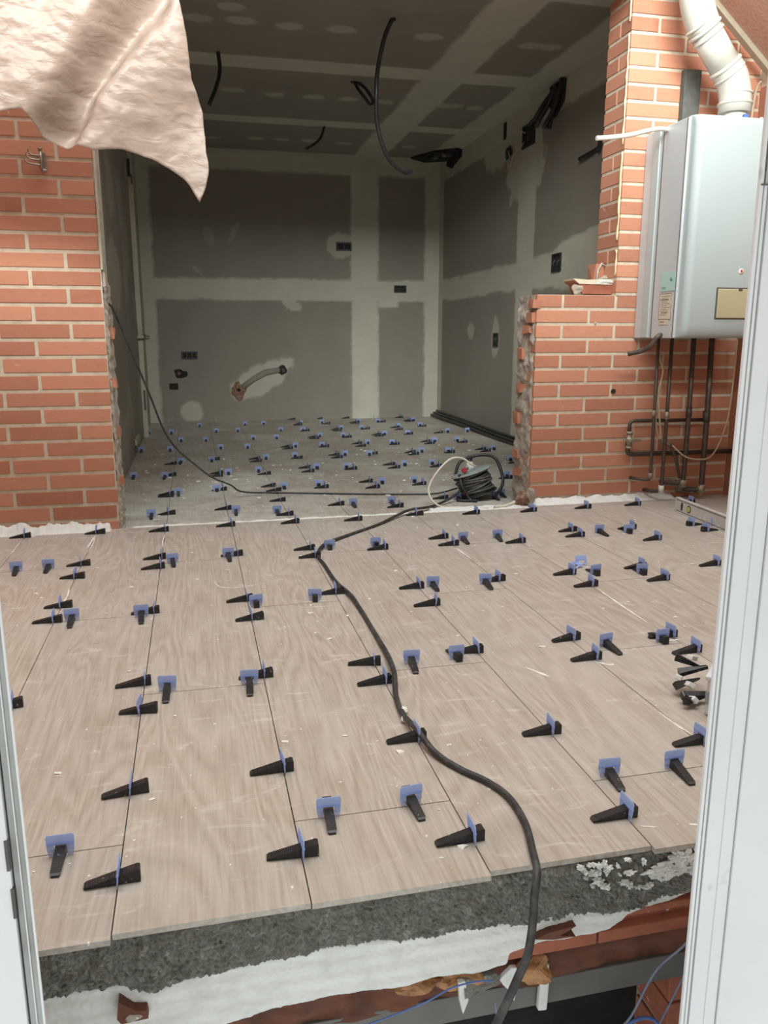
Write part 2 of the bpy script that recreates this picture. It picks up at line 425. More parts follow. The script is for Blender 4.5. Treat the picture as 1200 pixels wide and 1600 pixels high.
SCB = [(-.5,-.105),(-.26,-.105),(-.19,-.104),(-.145,-.11),(-.107,-.127),(-.05,-.116),(.03,-.109),(.10,-.104),(.135,-.107),(.155,-.098),(.21,-.103),(.226,-.099),(.28,-.112),(.36,-.12),(.385,-.108),(.40,-.112),(.48,-.12),(.55,-.121),(.575,-.125),(.62,-.118),(.675,-.127),(.79,-.119),(.84,-.108),(1.4,-.11)]
tag(rough_strip('screed_edge', -.5, 1.4, lambda x: -.0105, lambda x: lerp_poly(SCB, x), 1.106, .011, .06, M['screed'], 760, 72, 1, grit=.0075), 'rough grey screed exposed under the cut front edge of the tiles', 'screed', kind='structure')
WB = [(-.5,-.235),(-.05,-.232),(0,-.222),(.047,-.215),(.098,-.209),(.193,-.205),(.28,-.209),(.347,-.201),(.393,-.206),(.416,-.209),(.445,-.208),(.48,-.203),(.485,-.182),(.52,-.172),(.543,-.168),(.60,-.174),(.641,-.173),(.675,-.165),(.70,-.150),(.707,-.140),(.776,-.127),(.839,-.113),(1.4,-.113)]
tag(rough_strip('broken_plaster_edge', -.5, .86, lambda x: lerp_poly(SCB, x)+.012, lambda x: lerp_poly(WB, x), 1.112, .005, .02, M['plaster'], 520, 60, 9, fine=14, grooves=.0010, grit=.0010), 'ragged white plaster layer coating the slab face below the grey screed', 'plaster', kind='structure')
# hollow clay blocks behind the plaster
mb = MB()
prof = [(1.20,-.10),(1.122,-.10),(1.122,-.118),(1.134,-.122),(1.134,-.132),(1.120,-.136),(1.120,-.150),(1.136,-.156),(1.136,-.168),(1.120,-.173),(1.120,-.196),(1.128,-.202),(1.20,-.205)]
for a, b in ((-.5,-.22),(-.21,.07),(.08,.36),(.37,.655),(.66,.95),(.96,1.4)): mb.prism(prof, 'x', a, b, M['clay'])
tag(mb.build('clay_block_course', bevel=.002), 'ribbed red clay blocks showing where the white plaster has broken off the slab face', 'clay blocks', kind='structure')
# hole in the plaster
mb = MB(); mb.prism([(-.158,-.118),(-.135,-.138),(-.118,-.142),(-.116,-.156),(-.156,-.158),(-.162,-.148)], 'y', 1.094, 1.118, M['shaded_clay'], mat=None)
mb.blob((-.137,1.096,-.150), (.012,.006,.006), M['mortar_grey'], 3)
tag(mb.build('plaster_hole'), 'small broken hole through the white plaster at the lower left', 'hole', kind='structure')
mb = MB(); mb.prism([(.525,-.142),(.55,-.133),(.60,-.129),(.585,-.137),(.57,-.143),(.60,-.15),(.56,-.149)], 'y', 1.096, 1.118, M['shaded_clay'])
tag(mb.build('plaster_gap'), 'torn gap in the plaster beside the hanging black cable', 'hole', kind='structure')
# rubble and lintel under the slab
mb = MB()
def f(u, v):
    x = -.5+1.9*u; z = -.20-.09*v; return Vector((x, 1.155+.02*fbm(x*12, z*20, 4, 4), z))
mb.grid(200, 14, f, M['shaded_clay'])
mb.box((-.5, 1.18, -.30), (1.4, 1.3, -.1), M['shaded_clay'])
tag(mb.build('shaded_rubble_bed'), 'rubble coloured dark for the shadow gap between the clay blocks and steel lintel', 'rubble', kind='structure')
mb = MB()
mb.box((-.5, 1.16, -.345), (1.4, 1.30, -.288), M['beam'])
mb.box((-.5, 1.152, -.290), (1.4, 1.30, -.282), M['beam'])
tag(mb.build('steel_lintel', bevel=.002), 'long grey steel beam under the slab edge', 'beam', kind='structure')
mb = MB()
mb.blob((.545,1.135,-.238), (.035,.022,.026), M['foam'], 4, .5, 3); mb.blob((.40,1.14,-.232), (.035,.02,.018), M['foam'], 6, .6, 3); mb.blob((.33,1.145,-.226), (.04,.02,.012), M['foam'], 7, .6, 3)
tag(mb.build('cured_foam', None), 'orange brown clots of cured foam below the broken plaster', 'foam', kind='stuff')
mb = MB(); mb.prism([(.553,-.25),(.578,-.245),(.580,-.29),(.578,-.345),(.560,-.343),(.562,-.29)], 'y', 1.145, 1.158, M['plaster'])
tag(mb.build('plaster_drip', bevel=.003), 'cream plaster run hanging down the face of the steel beam', 'plaster drip')['category'] = 'plaster'
for nm, pts, lab in (('plaster_shard', [(.395,-.222),(.408,-.222),(.415,-.262),(.405,-.29),(.398,-.262)], 'long pointed white plaster shard hanging left of the black cable'),
                     ('plaster_shard', [(.493,-.212),(.503,-.214),(.506,-.252),(.500,-.284),(.492,-.262),(.478,-.245),(.470,-.232)], 'white plaster shard with crooked point right of the black cable')):
    mb = MB(); mb.prism(pts, 'y', 1.118, 1.128, M['plaster']); o = mb.build(nm, bevel=.002); tag(o, lab, 'plaster', 'plaster shards under the slab')
mb = MB()
def f(u, v):
    x = .405+.065*u; z = -.222-.03*v*(1-u*.6)+.004*fbm(x*90, v*4); return Vector((x, 1.122-.01*v+.006*fbm(x*60, v*5, 8), z))
mb.grid(24, 14, f, M['screed']); mb.box((.405,1.124,-.245),(.462,1.135,-.222), M['screed'])
tag(mb.build('render_flake'), 'grey-white flake of render between the two plaster shards', 'render')
mb = MB()
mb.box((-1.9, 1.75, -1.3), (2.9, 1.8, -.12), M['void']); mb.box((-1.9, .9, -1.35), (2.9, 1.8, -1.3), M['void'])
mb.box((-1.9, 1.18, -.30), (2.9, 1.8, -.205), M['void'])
tag(mb.build('wall_cavity'), 'cavity below the slab, its lining coloured near-black for shade', 'wall', kind='structure')
mb = MB()
for i in range(6): mb.box((.855, 1.18, -.42-.075*i), (1.3, 1.29, -.355-.075*i), M['clay'], jit=.004)
mb.box((.862, 1.186, -.9), (1.3, 1.3, -.35), M['mortar_grey'])
tag(mb.build('brick_support', bevel=.002), 'dark red brick support under the right end of the steel beam', 'brickwork', kind='structure')

# ---- brick walls
def brick_rows(mb, x0, x1, z0, z1, yf, zoff, course, mod, ph, depth=.23, endL=False, rag=None, joint=.016):
    """bricks between x0 and x1; zoff = centre of a bed joint; ph(row) = x of a head joint"""
    k = math.floor((z0-zoff)/course)-1
    while zoff+k*course < z1:
        zb, zt = zoff+k*course+joint/2, zoff+(k+1)*course-joint/2
        zb, zt = max(zb, z0), min(zt, z1)
        if zt-zb > .012:
            x = ph(k)-mod*math.ceil((ph(k)-x0)/mod)-mod
            e1 = x1-(rag(k) if rag else 0)
            while x < e1:
                a, b = x+joint/2, x+mod-joint/2
                a, b = (x0 if a-x0 < .03 and b-x0 > .03 else max(a, x0)), min(b, e1)
                if b-a > .015:
                    t = min(1, max(0, random.gauss(.5, .25)))
                    j = random.uniform(-.0015, .0015)
                    if endL and a == x0:
                        if k % 2: mb.box((a, yf+j, zb), (b, yf+depth, zt), M['brick'], t, ch=.002)
                        else:
                            mb.box((a, yf+j, zb), (b, yf+.10, zt), M['brick'], t, ch=.002)
                            mb.box((a, yf+.112, zb), (b, yf+depth, zt), M['brick'], random.random(), ch=.002)
                    else: mb.box((a, yf+j, zb), (b, yf+.10, zt), M['brick'], t, ch=.002)
                x += mod
        k += 1
# left wall: ragged end at the opening
lw = MB()
brick_rows(lw, -1.9, -.362, 0, 2.5, 3.785, .046, .0735, .295, lambda k: -.508 if k % 2 else -.655, rag=lambda k: random.uniform(0, .012))
brick_rows(lw, -1.9, 2.875, 2.5, 3.9, 3.785, .046, .0735, .295, lambda k: -.508 if k % 2 else -.655)  # unseen brickwork over the opening, added to keep the room ceiling dark
lw.box((-1.9, 3.790, 0), (-.366, 3.99, 2.5), M['mortar']); lw.box((-1.9, 3.790, 2.5), (2.875, 3.99, 3.9), M['mortar'])
def f(u, v):
    y = 3.79+.21*u; z = .0+1.1*v
    return Vector((-.366+.012+.022*fbm(y*14, z*22, 3, 5)-(.012 if u < .04 else 0), y, z))
lw.grid(26, 160, f, M['mortar_grey'])
for k in range(2, 14, 3): lw.box((-.375, 3.80+.05*(k % 2), .046+.0735*k+.01), (-.338, 3.86+.05*(k % 2), .046+.0735*k+.05), M['brick'], .3, jit=.007)
tag(lw.build('wall_left'), 'red brick wall left of the knocked-through opening', 'wall', kind='structure')
# right wall: low remnant and pier
rw = MB()
brick_rows(rw, 1.702, 2.875, 0, 1.078, 3.88, .029, .0751, .295, lambda k: 1.844 if k % 2 else 1.991)
brick_rows(rw, 2.135, 2.875, 1.086, 2.5, 3.88, 1.0815, .0763, .295, lambda k: 1.844 if k % 2 else 1.991, endL=True)
rw.box((1.708, 3.885, 0), (2.875, 4.10, 1.074), M['mortar']); rw.box((2.139, 3.885, 1.07), (2.875, 4.106, 2.5), M['mortar'])
def f(u, v):
    y = 3.888+.21*u; z = 1.07*v
    bl = 0.008*max(0, math.sin((z-.03)*2*math.pi/.225+1))**2 if u > .35 else 0
    return Vector((1.710-.012-.026*fbm(y*12, z*17, 6, 5)-bl+(.012 if u < .05 else 0), y, z))
rw.grid(26, 160, f, M['mortar_grey'], flip=True)
for z, yy, r in ((1.03,3.91,.02),(.96,3.93,.02),(.90,3.97,.018),(.78,4.03,.03),(.60,4.04,.024),(.44,4.06,.034),(.25,4.05,.022),(.15,4.03,.02)):
    rw.box((1.680, yy-.04, z-r), (1.72, yy+.035, z+r), M['brick'], .35, jit=.007)
tag(rw.build('wall_right'), 'red brick wall right of the opening, waist-high stub with a taller pier', 'wall', kind='structure')
# courtyard side walls (left one unseen, added to block sky), near wall round door
mb = MB(); mb.box((2.876, .96, -.1), (3.1, 4.0, 2.1), M['brick']); mb.box((2.876, .96, 2.1), (3.1, 4.0, 3.9), M['mortar'])
tag(mb.build('wall_side_right'), 'dark red side wall beyond the boiler', 'wall', kind='structure')
mb = MB(); mb.box((-2.1, .96, -.1), (-1.9, 4.0, 3.9), M['brick'])
tag(mb.build('sky_block_wall_left'), 'unseen brick side wall at the far left, added to block sky light', 'wall', kind='structure')
mb = MB()
for a, b in (((-2.1, .95, -1.3), (-.36, 1.04, 2.4)), ((.92, .95, -1.3), (3.1, 1.04, 2.4)), ((-.36, .95, 2.3), (.92, 1.04, 2.4))): mb.box(a, b, M['mortar'])
mb.box((-2.1, -2.2, 2.42), (3.1, 1.04, 2.52), M['mortar']); mb.box((-2.1, -2.3, 1.1), (3.1, -2.2, 2.52), M['mortar'])  # unseen roof and half-height rear screen, added to keep light off the door frame
tag(mb.build('wall_near_light_screen'), 'wall that holds the white door frame, with added unseen roof and rear light screen', 'wall', kind='structure')

# ---- plasterboard room behind the opening
def sm(a, b, x):
    t = min(1, max(0, (x-a)/(b-a))); return t*t*(3-2*t)
def rectmask(u, v, rects, blobs, seed):
    m_ = 0
    du = .022*fbm(u*5, v*5, seed)+.012*fbm(u*22, v*22, seed); dv = .022*fbm(u*5, v*5, seed+7)+.012*fbm(u*22, v*22, seed+9)
    for r in rects:
        a, b, c, d = r[:4]; s = r[4] if len(r) > 4 else 1
        e = min(u+du-a, b-u-du, v+dv-c, d-v-dv); m_ = max(m_, s*sm(-.012, .012, e))
    for r in blobs:
        cu, cv, ru, rv, ang = r[:5]; s = r[5] if len(r) > 5 else 1
        x, y = u-cu, v-cv; x, y = x*math.cos(ang)+y*math.sin(ang), -x*math.sin(ang)+y*math.cos(ang)
        q = math.hypot(x/ru, y/rv)+.35*fbm(u*9, v*9, seed+3)
        m_ = max(m_, s*sm(1.08, .9, q))
    return m_
BW = ([(1.69,1.985,-1,3),(-1,3,1.235,1.45),(-1,-.34,-1,3),(2.50,3,-1,3),(-1,3,2.50,3),(1.99,2.2,1.17,1.45)],
      [(1.58,1.80,.15,.13,0,.75),(2.23,1.36,.12,.08,0,1.3),(.70,.42,.36,.15,.5,.8),(-.03,.09,.12,.10,0,.8),(1.05,1.19,.11,.05,-.4,.8),(.22,1.85,.05,.10,.3,.25),(.47,1.9,.03,.12,-.5,.25),(.1,1.52,.02,.08,.9,.3)])
RW = ([(6.17,6.52,-1,3),(8.57,9,-1,3),(3.8,9,2.46,3)],
      [(7.62,.92,.10,.08,0,.7),(6.95,.86,.10,.17,0,.7),(6.4,2.2,.4,.3,0,.9),(7.0,2.45,.35,.18,0,.9)])
def rmask(u, v):
    m_ = rectmask(u, v, *RW, 5)
    w_ = .11+.05*sm(6.3, 5.0, u)*2
    c_ = 1.355+.03*sm(6.3, 5.0, u)
    e = w_-abs(v-c_)+.05*fbm(u*3, v*3, 2)
    return max(m_, .95*sm(-.01, .012, e))
CE = ([(1.68,1.99,3,9),(-1,3,5.78,6.02),(-1,3,7.26,7.46),(-1,3,8.50,9),(2.42,3,3,9),(-1,3,4.3,4.52),(-1,-.3,3,9)],
      [(x, y, .09 if i < 7 else .075, .06, 0, .6) for i, (x, y) in enumerate([(.11,5.2),(.37,5.19),(.65,5.21),(.96,5.19),(1.49,5.19),(2.17,5.19),(.39,6.55),(.71,6.6),(1.0,6.6),(1.27,6.59),(1.55,6.61),(2.12,6.59),(2.3,6.61),(.27,8.09),(.67,8.02),(.9,8.01),(1.16,8.0),(1.5,8.03),(2.14,8.04),(.3,5.0),(2.3,5.19),(2.05,6.6)])])
zt = 2.65
mb = MB(); mb.grid(156, 133, lambda u, v: Vector((-.46+3.12*u, 8.72, -.1+2.75*v)), M['drywall'], lambda u, v: rectmask(-.46+3.12*u, -.1+2.75*v, *BW, 1))
mb.box((-.56, 8.722, -.1), (2.76, 8.82, 2.75), M['drywall'])
tag(mb.build('wall_back'), 'back wall of grey plasterboard with wide pale taped joints', 'wall', kind='structure')
mb = MB(); mb.grid(240, 133, lambda u, v: Vector((2.66, 4.0+4.72*u, -.1+2.75*v)), M['drywall'], lambda u, v: rmask(4.0+4.72*u, -.1+2.75*v), flip=True)
mb.box((2.662, 4.0, -.1), (2.76, 8.82, 2.75), M['drywall'])
tag(mb.build('wall_room_right'), 'right plasterboard wall of the back room', 'wall', kind='structure')
mb = MB(); mb.grid(156, 240, lambda u, v: Vector((-.46+3.12*u, 4.0+4.72*v, zt)), M['drywall'], lambda u, v: rectmask(-.46+3.12*u, 4.0+4.72*v, *CE, 8))
mb.box((-.56, 3.99, zt+.002), (2.76, 8.82, 2.78), M['drywall'])
tag(mb.build('ceiling'), 'plasterboard ceiling with pale taped joints and filled screw spots', 'ceiling', kind='structure')
mb = MB(); mb.grid(160, 90, lambda u, v: Vector((-.46, 4.0+4.72*u, -.1+2.75*v)), M['drywall'], lambda u, v: max(rectmask(4.0+4.72*u, -.1+2.75*v, [(8.3,9,-1,3,.6)], [(5.6,1.25,.5,.22,0,.5),(4.9,1.6,.3,.5,0,.35)], 12), .3*sm(.0,.3,fbm(u*6,v*5,2))))
mb.box((-.56, 3.99, -.1), (-.462, 8.82, 2.75), M['drywall'])
tag(mb.build('wall_room_left'), 'left wall of the back room, mottled grey', 'wall', kind='structure')

# ---- door frame the photographer looks through
dr = empty('door_1', (-.25, .9, -.5)); tag(dr, 'white plastic door frame on both sides of the view', 'door frame', kind='structure')
def at_door(o): o.parent = dr; o.matrix_parent_inverse = Matrix.Translation((.25, -.9, .5)); return o
Z0, Z1 = -.62, 2.3
def prof_x(name, boxes, bevel=.0015):
    mb = MB()
    for x0, x1, y0, y1, m in boxes: mb.box((min(x0,x1), y0, Z0), (max(x0,x1), y1, Z1), M[m])
    return at_door(mb.build(name, bevel=bevel))
xr = .636
prof_x('door_jamb', [(xr, xr+.0045, .844, .849, 'pvc'), (xr+.0045, xr+.0075, .8465, .8495, 'pvc_grey'), (xr+.0075, xr+.010, .8455, .8535, 'pvc'), (xr+.010, xr+.0135, .848, .8568, 'pvc'), (xr+.0135, xr+.0158, .853, .8615, 'pvc_grey'), (xr+.0158, xr+.0385, .847, .862, 'pvc'), (xr+.0385, xr+.040, .8475, .862, 'pvc'), (xr+.040, xr+.058, .8465, .89, 'pvc'), (xr+.058, xr+.0592, .849, .89, 'pvc_grey'), (xr+.0597, xr+.15, .844, .915, 'pvc'), (xr+.15, xr+.24, .87, .96, 'pvc')], .0008)
mb = MB(); mb.box((xr+.0045, .8445, 1.055), (xr+.0075, .8505, 1.085), M['pvc_dark']); mb.box((xr+.001, .8425, 1.038), (xr+.075, .8438, 1.0396), M['pvc_dark'])
mb.box((xr+.0075, .8445, 1.04), (xr+.0135, .8475, 1.09), M['pvc_grey'])
at_door(mb.build('frame_joint'))['label'] = 'dark seam and rub marks across the frame'
xl = -.203
prof_x('door_jamb', [(xl-.0025, xl, .846, .849, 'pvc'), (xl-.009, xl-.0025, .851, .857, 'pvc_grey'), (xl-.0105, xl-.009, .849, .857, 'pvc'), (xl-.0175, xl-.0105, .853, .865, 'pvc_grey'), (xl-.0195, xl-.0175, .857, .88, 'pvc_dark'), (xl-.075, xl-.0195, .848, .88, 'pvc'), (xl-.2, xl-.075, .87, .96, 'pvc')], .0008)
mb = MB(); mb.box((xl-.0225, .8465, .298), (xl-.0190, .852, .335), M['pvc_dark']); mb.box((xl-.0212, .8465, .238), (xl-.0178, .852, .275), M['pvc_dark'])
at_door(mb.build('hinge_slot'))['label'] = 'dark hinge slots'
mb = MB(); mb.box((xl-.2, .85, 2.22), (xr+.24, .95, 2.32), M['pvc']); at_door(mb.build('door_head'))

# ---- plaster left along the foot of the walls and along the threshold
def lump_row(name, x0, x1, y0, y1, z, hgt, seed, label, dens=.55, n=160, ny=8):
    mb = MB()
    def f(u, v):
        x = x0+(x1-x0)*u; y = y0+(y1-y0)*v+.006*fbm(x*30, 2, seed)
        h = hgt*(v)**1.2*(1.0+.9*fbm(x*16, y*16, seed, 4))*sm(0, .02, u)*sm(1, .98, u)
        h *= sm(dens-.75, dens-.45, .5*fbm(x*7, 1, seed+3)+.3)
        return Vector((x, y, z-.002+max(0, h)))
    idx = mb.grid(n, ny, f, M['crumb'] if hgt < .012 else M['plaster'])
    o = mb.build(name); tag(o, label, 'plaster', kind='stuff'); return o
lump_row('plaster_residue', -.95, -.40, 3.735, 3.787, 0, .040, 2, 'thick white plaster lumps along the foot of the left brick wall', .3)
lump_row('plaster_residue', 1.72, 2.55, 3.815, 3.882, 0, .028, 5, 'thin white plaster line along the foot of the right brick wall', .35)
lump_row('filler_line', -.33, 1.62, 3.778, 3.812, -.004, .008, 8, 'broken white filler line across the threshold between patio and back room', .5, n=300, ny=4)
lump_row('filler_crumbs', 1.15, 1.70, 3.80, 3.90, -.02, .02, 11, 'white plaster crumbs beside the cable reel at the threshold', .4, n=80)
mb = MB(); random.seed(5)
for i in range(700):
    if i < 330: x, y, z = random.uniform(-.9, 2.6), random.uniform(1.15, 3.75), 0
    else: x, y, z = random.uniform(-.42, 2.4), random.uniform(3.83, 6.4), -.02
    if y < 2.0 and random.random() < .5: continue
    r = random.choice((.0018, .0025, .003, .0045, .006)) * (1.0 if z == 0 else 1.5)
    mb.blob((x, y, z+r*.15), (r*random.uniform(.8, 2), r, r*.4), M['crumb'], i, .6, 1)
tag(mb.build('plaster_crumbs'), 'tiny white plaster crumbs scattered over the tiles', 'plaster crumbs', kind='stuff')
# wiped white streaks in the joints and on the tiles
mb = MB()
def streak(pts, w, seed):
    pts = smooth_path([(x, y, .0006) for x, y in pts], 8); n = len(pts)
    L_, R_ = [], []
    for i, q in enumerate(pts):
        d = (pts[min(i+1, n-1)]-pts[max(i-1, 0)]).normalized(); a = Vector((-d.y, d.x, 0))
        ww = w*(.35+.65*abs(fbm(i*.5, seed)*2))*min(1, 4*min(i, n-1-i)/n+.15)
        L_.append(mb.vert(q+a*ww)); R_.append(mb.vert(q-a*ww))
    for i in range(n-1): mb.face([R_[i], R_[i+1], L_[i+1], L_[i]], M['crumb'])
for i, (p_, w_) in enumerate([([(1.352,2.47),(1.342,2.3),(1.336,2.05)], .006), ([(1.035,1.56),(1.038,1.50),(1.045,1.44)], .005), ([(.037,2.85),(.06,2.78),(.13,2.765),(.23,2.80)], .004),
     ([(-.46,3.69),(-.465,3.58),(-.47,3.45)], .008), ([(-.46,3.65),(-.455,3.52),(-.46,3.38)], .004), ([(-.765,3.66),(-.762,3.5),(-.763,3.40)], .004), ([(-.465,2.9),(-.458,2.8),(-.463,2.70)], .005),
     ([(-.16,3.62),(-.165,3.5),(-.16,3.40)], .005), ([(1.038,3.10),(1.043,3.0),(1.045,2.93)], .006), ([(1.12,3.18),(1.18,3.175),(1.25,3.178)], .003), ([(1.33,3.05),(1.36,2.98)], .004),
     ([(.30,2.56),(.36,2.55),(.42,2.545)], .003), ([(.30,2.50),(.35,2.495),(.41,2.49)], .003), ([(-.12,2.54),(-.19,2.535),(-.28,2.53)], .003), ([(1.60,2.44),(1.62,2.35)], .004),
     ([(.83,1.88),(.87,1.80)], .007), ([(.75,1.06+.1),(.78,1.15)], .004), ([(1.03,1.87),(1.06,1.84),(1.075,1.845)], .009), ([(.84,1.145),(.855,1.14)], .006), ([(1.30,1.96),(1.36,1.962)], .006)]):
    streak(p_, w_, i*3.7)
tag(mb.build('plaster_streaks'), 'thin wiped streaks of white plaster on the tiles and in their joints', 'plaster streaks', kind='stuff')

# ================================================================== LEVELLING WEDGES AND CLIPS
def make_spacer():
    """local x = along the wedge; thin end at -x; the clip stands in the plane x = 0"""
    root = empty('tile_leveling_wedge')
    # clip: plate with a window, rounded top corners, thickened bar, and clear feet
    c = MB(); th = .0009
    def plate(pts, m, t2=th): c.prism(pts, 'x', -t2, t2, m)
    plate([(-.0225,.021),(.0225,.021),(.0232,.036),(.0205,.0405),(-.0205,.0405),(-.0232,.036)], M['clip'])
    c.box((-.0019,-.0225,.0235), (.0019,.0225,.0262), M['clip'])
    plate([(-.0225,.0212),(-.0105,.0212),(-.0105,.0095),(-.0215,.0095)], M['clip']); plate([(.0105,.0212),(.0225,.0212),(.0215,.0095),(.0105,.0095)], M['clip'])
    plate([(-.0215,.0097),(-.0105,.0097),(-.0115,-.0005),(-.0195,-.0005)], M['clipfoot']); plate([(.0105,.0097),(.0215,.0097),(.0195,-.0005),(.0115,-.0005)], M['clipfoot'])
    clip = c.build('clip', root)
    clip['label'] = 'translucent blue clip'
    return root, clip
WD = {}
def wedge_mesh(td):
    key = round(td, 3)
    if key in WD: return WD[key]
    w_ = MB(); L_ = .0885; xa, xb = -td, L_-td; n = 22; hw = .0088
    prof = [(xa, .0003), (xa, .0042)]
    for i in range(n):      # ribbed sloping top
        x = xa+L_*.05+(L_*.83)*i/n; h = .0048+(.0235-.0048)*(x-xa)/(L_*.93)
        prof += [(x, h), (x+L_*.83/n*.8, h+.0004), (x+L_*.83/n*.85, h-.0001)]
    prof += [(xb-.006, .0235), (xb-.001, .0228), (xb, .021), (xb, .0003)]
    lo = [w_.vert((x, -hw*(1 if x > xa+.004 else .72), z)) for x, z in prof]; hi = [w_.vert((x, hw*(1 if x > xa+.004 else .72), z)) for x, z in prof]; k = len(prof)
    w_.face(lo[:], M['wedge']); w_.face(hi[::-1], M['wedge'])
    for i in range(k): w_.face([lo[i], hi[i], hi[(i+1) % k], lo[(i+1) % k]], M['wedge'])
    o = w_.build('wedge'); o['label'] = 'black ribbed plastic wedge'; WD[key] = o; return o
root0, clip0 = make_spacer()
